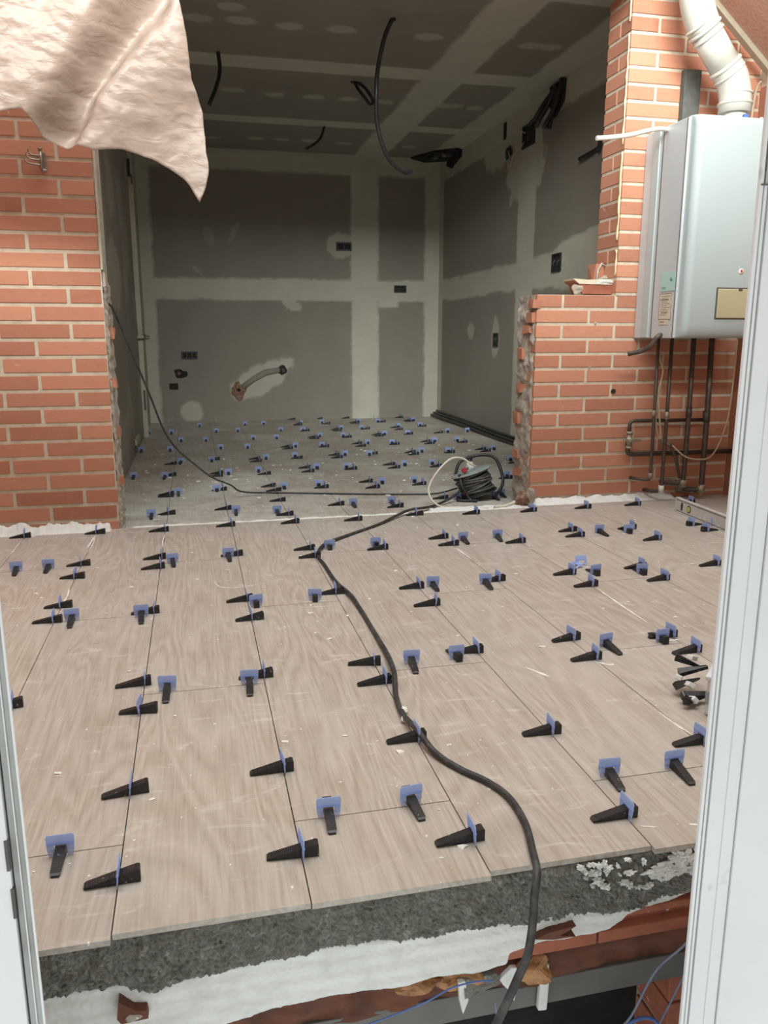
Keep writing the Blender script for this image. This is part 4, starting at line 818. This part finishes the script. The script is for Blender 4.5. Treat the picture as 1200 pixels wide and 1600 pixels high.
# broken hollow brick on the stub wall
bb = MB()
def f(u, v):
    x = 1.935+.27*u; y = 3.93+.13*v
    return Vector((x+.02*v*(1-u), y, 1.148+.006*fbm(x*30, y*30, 2, 3)-.03*(v > .5)*u*0-.02*sm(.25,0,u)*0))
bb.grid(20, 8, f, M['mortar_grey'])
bb.prism([(1.975,1.082),(2.20,1.082),(2.20,1.142),(1.955,1.150),(1.925,1.152),(1.93,1.142),(1.955,1.128),(1.962,1.10)], 'y', 3.93, 4.05, M['clay'])
bb.prism([(1.95,1.132),(2.20,1.128),(2.20,1.15),(2.1,1.158),(2.0,1.153),(1.915,1.158)], 'y', 3.924, 4.052, M['mortar']); bb.blob((2.10,3.925,1.14), (.05,.008,.010), M['plaster'], 9, .8, 3)
bb.blob((1.965,3.95,1.105), (.03,.025,.024), M['mortar_grey'], 2, .5, 3); bb.blob((2.14,4.0,1.165), (.03,.04,.018), M['mortar_grey'], 6, .6, 2)
tag(bb.build('broken_brick'), 'broken hollow brick caked in mortar on top of the stub wall', 'brick')
bb = MB(); bb.box((2.085,4.02,1.15), (2.135,4.10,1.24), M['brick'], .2, jit=.006); bb.tube([(2.09,4.01,1.152),(2.095,4.01,1.21),(2.115,4.01,1.242),(2.134,4.01,1.23)], .006, M['mortar_grey'], 8)
tag(bb.build('brick_fragment'), 'small brick stub clinging to the inner side of the pier', 'brick')
# coat hook rack
hk = empty('hook_rack', (-.565,3.775,1.58)); tag(hk, 'rusty steel swivel rack with three hooks screwed to the left brick wall', 'hook rack')
mb = MB(); mb.box((-.006,.0,-.035), (.014,.006,.03), M['steel'], ch=.002); mb.tube([(-.002,-.018,-.036),(-.002,-.018,.036)], .006, M['steel']); mb.blob((-.002,-.018,.040), (.010,.010,.006), M['steel'], 1, .2, 2); mb.blob((.004,-.004,-.040), (.010,.010,.008), M['steel'], 2, .3, 2)
mb.box((-.004,-.018,.026),(.004,.004,.030), M['steel']); mb.box((-.004,-.018,-.030),(.004,.004,-.026), M['steel'])
mb.build('bracket', hk)
for z_, dx, dy in ((.014,-.045,.0),(-.003,-.052,-.012),(-.022,-.058,-.026)):
    mb = MB(); mb.tube(smooth_path([(-.002,-.018,z_),(dx*.5,-.02+dy*.5,z_),(dx*.85,-.02+dy,z_+.002),(dx,-.02+dy,z_+.012),(dx-.002,-.02+dy,z_+.020)], 5), .0035, M['steel'], 8); mb.blob((dx-.002,-.02+dy,z_+.021), (.005,.005,.004), M['steel'], 1, .1, 1); mb.build('hook', hk)

# salmon sheet hanging over the left of the opening
def sheet():
    right = [(.015,2.9),(.015,2.3),(.015,2.059),(.015,1.981),(.035,1.865),(.046,1.745),(.080,1.646),(.084,1.542),(.087,1.51),(.093,1.454),(.076,1.383),(.055,1.340)]
    bot = [(-1.1,1.70),(-.75,1.62),(-.602,1.602),(-.562,1.612),(-.521,1.62),(-.494,1.588),(-.468,1.544),(-.419,1.531),(-.369,1.515),(-.298,1.492),(-.25,1.497),(-.203,1.501),(-.151,1.489),(-.098,1.475),(-.046,1.448),(.0,1.418),(.022,1.39),(.036,1.366),(.050,1.340)]
    def arc(P, n):
        d = [0]
        for a, b in zip(P, P[1:]): d.append(d[-1]+math.hypot(a[0]-b[0], a[1]-b[1]))
        out = []
        for i in range(n+1):
            s = d[-1]*i/n; k = 0
            while k < len(P)-2 and d[k+1] < s: k += 1
            t = (s-d[k])/(d[k+1]-d[k]); out.append((P[k][0]+(P[k+1][0]-P[k][0])*t, P[k][1]+(P[k+1][1]-P[k][1])*t))
        return out
    N, K = 150, 150
    B = arc(bot, N); S = arc(right, K)      # S from the top corner down to the tip
    mb = MB()
    def f(u, v):
        i = min(N, int(round(u*N))); j = min(K, int(round(v*K)))
        bxx, bzz = B[i]; sx, sz = S[j]
        tx = -1.1+1.115*u; tz = 2.9
        # Coons patch
        Lx, Lz = -1.1, 2.9+(1.70-2.9)*v
        x = (1-v)*tx+v*bxx+(1-u)*Lx+u*sx-((1-u)*(1-v)*-1.1+u*(1-v)*.015+(1-u)*v*-1.1+u*v*.052)
        z = (1-v)*tz+v*bzz+(1-u)*Lz+u*sz-((1-u)*(1-v)*2.9+u*(1-v)*2.9+(1-u)*v*1.70+u*v*1.340)
        # folds: a dark valley running down-left, a broad bright swell right of it
        q = (x+.165)*.80-(z-1.86)*.60+.05*fbm(x*3, z*3, 9)+.010*fbm(x*14, z*14, 4)      # distance across the diagonal folds
        y = 3.12
        y += .13*sm(-.15, .0, q)-.17*sm(.0, .07, q)+.07*sm(.10, .34, q)                   # valley
        pass                   # swell
        pass
        pass
        y += .045*math.exp(-(((x+.42)/.10)**2+((z-1.56)/.07)**2))
        y += .018*fbm(x*5, z*4, 3, 3)+.0105*fbm(x*13+z*4, z*22, 5, 3)+.0016*fbm(x*50+z*30, z*60, 7, 2)
        s_ = .35+.65*sm(1.3, 1.6, z); edge = sm(.0, .08, 1-v)
        return Vector((x+.004*fbm(z*30, x*9, 1), 3.12+(y-3.12)*s_, z+.003*fbm(x*40, 4)))
    mb.grid(N, K, f, M['cloth'])
    o = mb.build('hanging_sheet'); s = o.modifiers.new('thickness', 'SOLIDIFY'); s.thickness = .0012
    tag(o, 'crumpled salmon pink sheet hanging across the top left corner', 'sheet')
sheet()
mb = MB(); mb.tube([(-1.3,3.12,2.9),(.1,3.12,2.9)], .012, M['steel']); mb.tube([(-1.2,3.12,2.9),(-1.2,3.8,2.9)], .008, M['steel']); mb.tube([(0,3.12,2.9),(0,3.8,2.9)], .008, M['steel'])
tag(mb.build('hanging_rail'), 'steel rail above the picture that carries the salmon sheet', 'rail')

# sloping soffit and its beam, top right
def sloped(p0, p1, y0, y1, off, th, m, name, label):
    mb = MB(); (xa, za), (xb, zb) = p0, p1; d = Vector((xb-xa, 0, zb-za)).normalized(); n = Vector((-d.z, 0, d.x))
    P_ = []
    for y in (y0, y1):
        for q, o_ in (((xa,za),off),((xb,zb),off),((xb,zb),off+th),((xa,za),off+th)):
            P_.append(mb.vert(Vector((q[0],y,q[1]))+n*o_))
    for f_ in ((0,1,2,3),(7,6,5,4),(0,4,5,1),(1,5,6,2),(2,6,7,3),(3,7,4,0)): mb.face([P_[k] for k in f_], m)
    return tag(mb.build(name, bevel=.003), label, 'soffit' if 'soffit' in name else 'batten', kind='structure')
sloped((2.44,2.46),(2.87,2.11), 2.3, 3.77, .02, .05, M['salmon'], 'sloping_soffit', 'salmon rendered sloping soffit above the boiler')
sloped((2.44,2.46),(2.87,2.11), 3.76, 3.80, -.004, .03, M['creamwood'], 'soffit_batten', 'cream batten along the lower edge of the salmon soffit')
mb = MB(); mb.box((2.418,3.842,1.87), (2.508,3.880,2.148), M['slate']); tag(mb.build('wall_duct', bevel=.003), 'upright dark grey metal duct on the bricks behind the flue', 'duct')

# boiler
bo = empty('gas_boiler', (2.50,3.66,.858)); tag(bo, 'white wall-hung gas boiler on the brick pier', 'boiler'); BI = Matrix.Translation((-2.50,-3.66,-.858))
def bpart(mb, name, label=None, bevel=0):
    o = mb.build(name, bo, bevel); o.matrix_parent_inverse = BI
    if label: o['label'] = label
    return o
def rounded(x0, x1, yb, yf, r, n=8):
    P_ = [(x0, yb)]
    P_ += [(x0+r-r*math.cos(a), yf+r-r*math.sin(a)) for a in [i*math.pi/2/n for i in range(n+1)]]
    P_ += [(x1-r+r*math.sin(a), yf+r-r*math.cos(a)) for a in [i*math.pi/2/n for i in range(n+1)]]
    P_ += [(x1, yb)]; return P_
mb = MB(); mb.prism(rounded(2.252, 2.748, 3.878, 3.52, .004), 'z', .860, 1.845, M['boiler_side']); bpart(mb, 'casing', None, .003)
mb = MB()
# front cover: rounded in plan, and its lower front edge curves back
prof = rounded(2.262, 2.738, 3.53, 3.455, .034)
zs = [(.862,.030),(.868,.018),(.880,.008),(.90,.002),(.925,0),(1.80,0),(1.825,.003),(1.838,.010),(1.846,.022),(1.850,.04)]
rings = []
for z_, dy in zs: rings.append([mb.vert((x, min(3.53, y+dy), z_)) for x, y in prof])
for A, B in zip(rings, rings[1:]):
    for k in range(len(prof)-1): mb.face([A[k], A[k+1], B[k+1], B[k]], M['boiler'], smooth=True)
mb.face(rings[0][::-1], M['boiler']); mb.face(rings[-1], M['boiler'])
bpart(mb, 'front_cover')
mb = MB(); mb.box((2.246,3.745,.862), (2.256,3.800,1.842), M['boiler'], ch=.003); bpart(mb, 'side_rail', 'glossy raised vertical rail')
mb = MB(); mb.box((2.2505,3.716,.862), (2.253,3.722,1.842), M['slate']); mb.box((2.2505,3.527,.862),(2.2535,3.531,1.842), M['slate']); bpart(mb, 'panel_seam')
mb = MB(); mb.box((2.422,3.4515,.948), (2.664,3.457,1.094), M['ink'], ch=.002); mb.box((2.428,3.446,.953), (2.66,3.456,1.088), M['tan'], ch=.005); mb.box((2.535,3.4445,1.078), (2.555,3.447,1.088), M['ink']); bpart(mb, 'control_flap', 'tan control flap with dark outline')
mb = MB(); mb.lathe([(0,0),(.014,0),(.014,.001),(0,.001)], M['white'], 20, Matrix.Translation((2.545,3.4545,1.168))@Matrix.Rotation(R(90),4,'X')); mb.lathe([(0,0),(.006,0),(.006,.002),(0,.002)], M['red'], 14, Matrix.Translation((2.545,3.4545,1.171))@Matrix.Rotation(R(90),4,'X')); mb.box((2.538,3.452,1.159),(2.552,3.454,1.161), M['red']); bpart(mb, 'maker_badge', 'small round white badge with red mark')
mb = MB(); mb.box((2.2495,3.535,1.082), (2.2515,3.655,1.172), M['teal']); mb.lathe([(0,0),(.010,0),(.010,.001),(0,.001)], M['tealink'], 14, Matrix.Translation((2.2496,3.565,1.137))@Matrix.Rotation(R(-90),4,'Y')); mb.box((2.249,3.61,1.098),(2.2496,3.645,1.101), M['tealink']); mb.box((2.249,3.61,1.092),(2.2496,3.64,1.094), M['tealink']); bpart(mb, 'sticker', 'turquoise sticker')
mb = MB(); mb.box((2.2495,3.550,.950), (2.2515,3.655,1.072), M['paper'])
for a, b in (((3.550,.950),(3.655,.9515)),((3.550,1.0705),(3.655,1.072)),((3.550,.950),(3.5515,1.072)),((3.6535,.950),(3.655,1.072))): mb.box((2.2488,a[0],a[1]),(2.2496,b[0],b[1]), M['ink'])
for i in range(11):
    z_ = 1.058-.0088*i; y1 = 3.645-random.uniform(0,.012); y0 = 3.56+random.uniform(0,.03)
    mb.box((2.2488, y0, z_), (2.2496, y1, z_+(.0035 if i in (2,9) else .0012)), M['ink'])
mb.box((2.2495,3.57,.925), (2.2512,3.65,.948), M['paper']); mb.box((2.2488,3.60,.936),(2.2496,3.64,.939), M['ink']); bpart(mb, 'rating_plate', 'cream label with fine print')
mb = MB(); mb.tube([(2.249,3.62,.875),(2.262,3.62,.875)], .010, M['ink'], 14); bpart(mb, 'grommet')
# flue
flue = empty('boiler_flue', (2.572,3.65,1.85)); tag(flue, 'white ribbed flue pipe bending up from the top of the boiler', 'flue pipe'); FI = Matrix.Translation((-2.572,-3.65,-1.85))
def fpart(mb, name, label=None):
    o = mb.build(name, flue); o.matrix_parent_inverse = FI
    if label: o['label'] = label
A_, B_, C_, D_ = Vector((2.572,3.65,1.935)), Vector((2.562,3.65,2.035)), Vector((2.325,3.65,2.315)), Vector((2.312,3.65,2.66))
dd = (C_-B_).normalized(); rf = .074
def elbow(p0, p1, p2, n=12):
    return [((1-t)**2)*p0+2*t*(1-t)*p1+t*t*p2 for t in [i/n for i in range(n+1)]]
P1, P2 = B_+Vector((.012,0,.005)), B_+dd*.085
mb = MB(); mb.tube([A_-Vector((0,0,.03))]+elbow(A_+Vector((0,0,.03)), B_+Vector((0,0,.02)), P2+dd*.01), rf, M['cream'], 32); fpart(mb, 'lower_elbow')
mb = MB(); mb.tube([P2, C_-dd*.075], rf*.93, M['cream'], 32); fpart(mb, 'straight_pipe')
mb = MB(); mb.tube(elbow(C_-dd*.085, C_+Vector((0,0,.02)), Vector((2.315,3.65,2.43)))+[D_], rf, M['cream'], 32); fpart(mb, 'upper_elbow')
mb = MB(); mb.tube([(2.572,3.65,1.842),(2.572,3.65,1.93)], .058, M['cream'], 28); fpart(mb, 'boiler_collar')
def ring(c, d, r=rf+.006, w_=.006):
    mb = MB(); mb.tube([c-d*w_*1.5, c-d*w_*.7, c+d*w_*.7, c+d*w_*1.5], [rf*.98, r, r, rf*.98], M['cream'], 32); fpart(mb, 'pipe_ring')
up = Vector((0,0,1))
ring(A_+up*.012, up); ring(A_+up*.055, up, rf+.005, .004); ring(P2+dd*.008, dd); ring(P2-dd*.03, dd, rf+.004, .004); ring(C_-dd*.083, dd, rf+.007); ring(C_-dd*.05, dd, rf+.004, .004); ring(C_-dd*.115+dd*0, dd, rf+.003, .004); ring(Vector((2.316,3.65,2.405)), up, rf+.007)
for x_, nm, m_ in ((2.672,'bolt','white'),(2.49,'bolt','white')):
    mb = MB(); mb.tube([(x_-.025,3.61,1.872),(x_+.012,3.60,1.874)], .005, M['white'], 8); mb.tube([(x_+.008,3.60,1.874),(x_+.018,3.60,1.874)], .011, M[m_], 10); fpart(mb, 'clamp_screw')
mb = MB(); mb.box((2.575,3.575,1.852),(2.60,3.59,1.888), M['bluecord'], ch=.003); mb.tube([(2.545,3.58,1.855),(2.57,3.58,1.872),(2.59,3.58,1.868)], .004, M['steel'], 8); fpart(mb, 'clip_lever', 'small blue clamp lever')

cable('drain_tube', [(1.812,3.55,1.737),(1.868,3.55,1.742),(1.978,3.55,1.759),(2.086,3.6,1.792),(2.18,3.65,1.818),(2.262,3.70,1.83)], .0105, M['white'], 'white plastic tube sticking out sideways from the top of the boiler', 'tube')
cable('cable_sleeve', [(2.246,3.62,.875),(2.225,3.62,.86),(2.205,3.64,.82),(2.175,3.68,.795),(2.135,3.72,.782)], .012, M['pipe'], 'short dark hose poking down out of the boiler side', 'hose')

# pipework below the boiler
def pipe(name, pts, r, label, m='pipe', extra=()):
    root = empty(name, pts[-1]); tag(root, label, 'pipe', 'boiler pipes'); inv = Matrix.Translation(-Vector(pts[-1]))
    mb = MB(); mb.tube(pts if m != 'pipe' else pts, r, M[m], 14); o = mb.build('pipe_run', root); o.matrix_parent_inverse = inv
    for nm, P_, rr, mm in extra:
        mb = MB(); mb.tube(P_, rr, M[mm], 14); o = mb.build(nm, root); o.matrix_parent_inverse = inv
def bend(pts, r=.02): # round the corners
    pts = [Vector(p) for p in pts]; out = [pts[0]]
    for a, b, c in zip(pts, pts[1:], pts[2:]):
        u_, v_ = (a-b).normalized(), (c-b).normalized(); p, q = b+u_*r, b+v_*r
        out += [((1-t)**2)*p+2*t*(1-t)*b+t*t*q for t in (0,.25,.5,.75,1)]
    out.append(pts[-1]); return out
pipe('water_pipe', bend([(2.343,3.79,.86),(2.349,3.79,.45),(2.352,3.79,.118),(2.30,3.84,.118),(2.285,3.885,.118)], .018), .0085, 'leftmost thin dark upright pipe below the boiler', extra=[('coupling', [(2.347,3.79,.49),(2.348,3.79,.46)], .012, 'brass'), ('elbow', [(2.352,3.79,.125),(2.352,3.79,.155)], .012, 'brass')])
pipe('water_pipe', bend([(2.421,3.79,.86),(2.424,3.79,.45),(2.424,3.79,.052),(2.385,3.84,.048),(2.372,3.885,.048)], .018), .0095, 'second dark upright pipe from left below the boiler, ending in a white-smeared elbow', extra=[('coupling', [(2.423,3.79,.48),(2.423,3.79,.44)], .013, 'brass'), ('elbow', [(2.424,3.79,.045),(2.422,3.79,.085)], .014, 'plaster')])
pipe('water_pipe', bend([(2.548,3.79,.86),(2.554,3.79,.47),(2.553,3.79,.095),(2.50,3.84,.088),(2.475,3.885,.090)], .022), .0125, 'third dark upright pipe from left below the boiler, with a brass joint', extra=[('coupling', [(2.553,3.79,.50),(2.554,3.79,.45)], .016, 'pipe'), ('elbow', [(2.553,3.79,.07),(2.553,3.79,.11)], .018, 'brass'), ('wall_sleeve', [(2.53,3.83,.088),(2.478,3.885,.09)], .019, 'brass')])
pipe('water_pipe', bend([(2.655,3.79,.86),(2.665,3.79,.45),(2.667,3.79,.05),(2.61,3.84,.045),(2.58,3.885,.045)], .022), .0145, 'rightmost and thickest dark upright pipe below the boiler', extra=[('coupling', [(2.66,3.79,.48),(2.662,3.79,.42)], .019, 'pipe'), ('elbow', [(2.668,3.79,.03),(2.667,3.79,.08)], .019, 'brass'), ('wall_sleeve', [(2.645,3.82,.042),(2.578,3.885,.045)], .020, 'brass')])
pipe('gas_pipe', bend([(2.236,3.835,.36),(2.236,3.835,.432),(2.69,3.835,.428)], .03), .0095, 'dark horizontal pipe with a bent left end behind the uprights', extra=[])
pipe('gas_pipe', bend([(2.236,3.84,.32),(2.236,3.84,.252),(2.872,3.84,.250)], .03), .013, 'lower thick horizontal pipe behind the uprights', extra=[])
gv = empty('gas_valve', (2.238,3.83,.32)); tag(gv, 'corroded brass gas valve joining the two horizontal pipes', 'valve'); inv = Matrix.Translation((-2.238,-3.83,-.32))
mb = MB(); mb.tube([(2.238,3.83,.29),(2.238,3.83,.372)], .015, M['brass'], 8); mb.tube([(2.238,3.83,.362),(2.238,3.83,.376)], .020, M['brass'], 6); mb.tube([(2.238,3.83,.286),(2.238,3.83,.298)], .020, M['brass'], 6); mb.blob((2.238,3.825,.33), (.022,.02,.018), M['brass'], 2, .2, 2); o = mb.build('valve_body', gv); o.matrix_parent_inverse = inv
mb = MB(); mb.box((2.235,3.795,.324), (2.285,3.803,.338), M['steel'], ch=.003); mb.tube([(2.243,3.80,.331),(2.243,3.83,.331)], .005, M['steel'], 8); mb.tube([(2.205,3.84,.333),(2.238,3.83,.333)], .004, M['brass'], 8); o = mb.build('valve_lever', gv); o.matrix_parent_inverse = inv
cable('flex_hose', [(2.425,3.815,.325),(2.455,3.80,.31),(2.475,3.795,.275),(2.50,3.79,.22),(2.515,3.79,.17),(2.53,3.79,.12)], .008, M['pipe'], 'short dark flexible hose with nut between the upright pipes', 'hose')
mb = MB(); mb.tube([(2.420,3.815,.327),(2.462,3.798,.305)], .015, M['brass'], 8); tag(mb.build('hose_nut'), 'brass hose nut between the second and third upright pipes', 'nut')
cable('thin_wire', [(2.815,3.8,.855),(2.812,3.8,.619),(2.802,3.8,.448),(2.765,3.8,.311),(2.694,3.77,.236),(2.617,3.76,.224),(2.538,3.77,.241),(2.47,3.79,.30)], .0042, M['wirecream'], 'cream wire hanging in a wide loop at the right below the boiler', 'wire', group='wires below the boiler')
cable('thin_wire', [(2.355,3.81,.86),(2.364,3.80,.757),(2.388,3.80,.691),(2.372,3.80,.592),(2.380,3.80,.50),(2.396,3.80,.40),(2.404,3.80,.338)], .0042, M['wirecream'], 'cream wire wavering between the first two upright pipes', 'wire', group='wires below the boiler')
cable('thin_wire', [(2.378,3.81,.60),(2.366,3.80,.46),(2.376,3.80,.39),(2.398,3.80,.335)], .0032, M['wirecream'], 'thinner brown wire crossing behind the leftmost upright pipe', 'wire', group='wires below the boiler')
cable('thin_wire', [(2.80,3.78,2.10),(2.79,3.80,2.06),(2.785,3.81,1.9),(2.785,3.81,1.6)], .006, M['wirecream'], 'cream wire running down the wall right of the flue', 'wire', group='wires by the flue')
mb = MB(); mb.tube([(2.155,3.878,.585),(2.155,3.884,.585)], .013, M['hole'], 14); tag(mb.build('drill_hole'), 'round drill hole in the brick stub wall left of the pipes', 'hole')
for x_, z_, lab in ((2.03,.935,'upper small plugged screw hole in the brick stub wall'),(2.01,.71,'lower small plugged screw hole in the brick stub wall')):
    mb = MB(); mb.tube([(x_,3.8765,z_),(x_,3.882,z_)], .006, M['mortar'], 12); mb.tube([(x_,3.876,z_),(x_,3.882,z_)], .003, M['hole'], 8); tag(mb.build('wall_plug'), lab, 'wall plug', 'wall plugs')

# spirit level
lv = empty('spirit_level', (2.345,3.2,0)); tag(lv, 'aluminium spirit level spotted with plaster, on edge below the pipes', 'spirit level'); inv = Matrix.Translation((-2.345,-3.2,0))
Tl = Matrix.Translation((2.345,3.53,0)) @ Matrix.Rotation(R(-4), 4, 'Z')
mb = MB()
mb.box((0,-.80,0),(.022,0,.006), M['alu'], mat=Tl); mb.box((0,-.80,.068),(.022,0,.074), M['alu'], mat=Tl); mb.box((.008,-.80,.006),(.014,0,.068), M['alu'], mat=Tl)
mb.box((.002,-.80,.012),(.008,-.0,.062), M['alu'], mat=Tl); o = mb.build('beam', lv, .001); o.matrix_parent_inverse = inv
mb = MB(); mb.box((-.001,-.006,-.000),(.023,.004,.075), M['alu'], mat=Tl); o = mb.build('end_cap', lv); o.matrix_parent_inverse = inv
mb = MB(); mb.tube([Tl@Vector((.0005,-.125,.038)), Tl@Vector((.004,-.125,.038))], .018, M['black'], 20); mb.tube([Tl@Vector((-.001,-.125,.038)), Tl@Vector((.004,-.125,.038))], .013, M['vial'], 18); o = mb.build('vial', lv); o.matrix_parent_inverse = inv; o['label'] = 'round yellow-green vial'
mb = MB(); mb.prism([(-.065,.018),(-.052,.018),(-.048,.038),(-.052,.058),(-.065,.058),(-.068,.038)], 'x', .001, .0035, M['black'], mat=Tl); o = mb.build('grip_hole', lv); o.matrix_parent_inverse = inv

# white tub with used wedges beside it, half behind the door frame
tb = empty('plastic_tub', (1.25,1.62,0)); tag(tb, 'white plastic tub with a grey band, half hidden behind the right door frame', 'tub'); inv = Matrix.Translation((-1.25,-1.62,0)); TB = Matrix.Translation((1.128,1.518,0)) @ Matrix.Rotation(R(45), 4, 'Z')
mb = MB(); mb.box((0,-.30,.001),(.21,0,.090), M['white_tub'], ch=.008, mat=TB); o = mb.build('body', tb); o.matrix_parent_inverse = inv
mb = MB(); mb.box((-.0015,-.3015,.030),(.2115,.0015,.062), M['tubgrey'], ch=.004, mat=TB); o = mb.build('band', tb); o.matrix_parent_inverse = inv; o['label'] = 'grey band'
mb = MB(); mb.box((-.004,-.304,.090),(.214,.004,.100), M['white_tub'], ch=.003, mat=TB); o = mb.build('lid', tb); o.matrix_parent_inverse = inv
random.seed(9)
w0 = list(WD.values())[0]
for i, (x, y, z, rx, ry, rz, lab) in enumerate([(1.185,1.685,.045,.2,-.2,2.6,'dirty black wedge lying by the tub, furthest up the pile'),(1.150,1.625,.016,.8,.2,3.3,'plaster-caked wedge sticking out of the pile left of the tub'),(1.140,1.585,.006,-.5,.1,3.0,'lower plaster-caked wedge in the pile left of the tub'),(1.130,1.565,.002,.3,.0,3.5,'lowest wedge in the pile left of the tub'),(1.175,1.645,.040,1.2,.3,2.9,'topmost wedge in the pile left of the tub')]):
    c = w0.copy(); COL.objects.link(c); c.parent = None; c.name = 'used_wedge'; c.location = (x, y, z+.01); c.rotation_euler = (rx, ry, rz); c.scale = (.8, .8, .8); tag(c, lab, 'wedge', 'used wedges piled beside the tub')
for i, (x, y, z, lab) in enumerate([(1.20,1.675,.070,'shiny white block at the top of the wedge pile'),(1.145,1.645,.035,'white splattered block at the left of the wedge pile'),(1.150,1.605,.032,'small white block in the middle of the wedge pile'),(1.130,1.565,.014,'white block at the bottom of the wedge pile')]):
    mb = MB(); mb.box((-.016,-.008,-.005),(.016,.008,.007), M['plaster'], ch=.002); o = mb.build('plaster_chunk'); o.location = (x-.005, y, z+.004); o.rotation_euler = (.3*i, .35, .5+.4*i); tag(o, lab, 'plaster', 'white lumps on the wedge pile')

mb = MB()
for i, (x_, y_, z_) in enumerate([(.4435, 1.69, .007), (.4365, 1.645, .009)]): mb.blob((x_, y_, z_+.001), (.0095, .013, .0085), M['crumb'], i+3, .35, 2)
tag(mb.build('plaster_dab'), 'two white plaster dabs stuck on the black power cable', 'plaster')
mb = MB(); random.seed(31)
for i in range(46):
    x_ = random.uniform(.60, .86); z_ = -.012-.085*random.random()*(1-.6*abs(x_-.74)/.14)
    if x_ > .76: z_ = max(z_, -.05)
    mb.blob((x_, 1.096, z_), (random.uniform(.003, .016)*(1.6 if x_ > .74 else .6), .004, random.uniform(.002, .008)*(1.5 if x_ > .74 else .7)), M['plaster'], i, 1.0, 3, freq=2.6)
tag(mb.build('plaster_splatter'), 'white plaster splattered over the right end of the grey screed', 'plaster', kind='stuff')
# cords in the trench
cable('blue_cord', [(.895,1.08,-.13),(.84,1.08,-.165),(.80,1.08,-.20),(.755,1.085,-.245),(.72,1.09,-.33),(.70,1.09,-.355)], .0022, M['greycord'], 'thin grey-blue wire hanging across the red clay blocks', 'wire', group='wires under the slab', k=6)
cable('blue_cord', [(.84,1.08,-.12),(.835,1.08,-.20),(.80,1.085,-.30),(.775,1.09,-.37)], .0018, M['greycord'], 'second thin grey-blue wire beside the door frame', 'wire', group='wires under the slab', k=6)
cable('blue_cord', [(.80,1.10,-.46),(.79,1.10,-.40),(.765,1.09,-.355),(.735,1.09,-.345),(.70,1.09,-.36),(.66,1.08,-.395),(.62,1.07,-.42),(.58,1.06,-.46)], .0032, M['bluecord'], 'bright blue cord looping in the dark void under the beam', 'cord', k=6)
cable('blue_cord', [(.18,1.11,-.30),(.22,1.105,-.262),(.27,1.10,-.245),(.33,1.098,-.228),(.375,1.10,-.212),(.42,1.108,-.216),(.455,1.11,-.222)], .0014, M['bluecord'], 'blue wire arching below the white plaster edge, left of the shards', 'wire', group='wires under the slab', k=6)
cable('blue_cord', [(.44,1.06,-.22),(.45,1.06,-.28),(.48,1.06,-.31),(.51,1.06,-.34)], .0016, M['greycord'], 'hair-thin wire curling behind the hanging black cable', 'wire', group='wires under the slab', k=6)
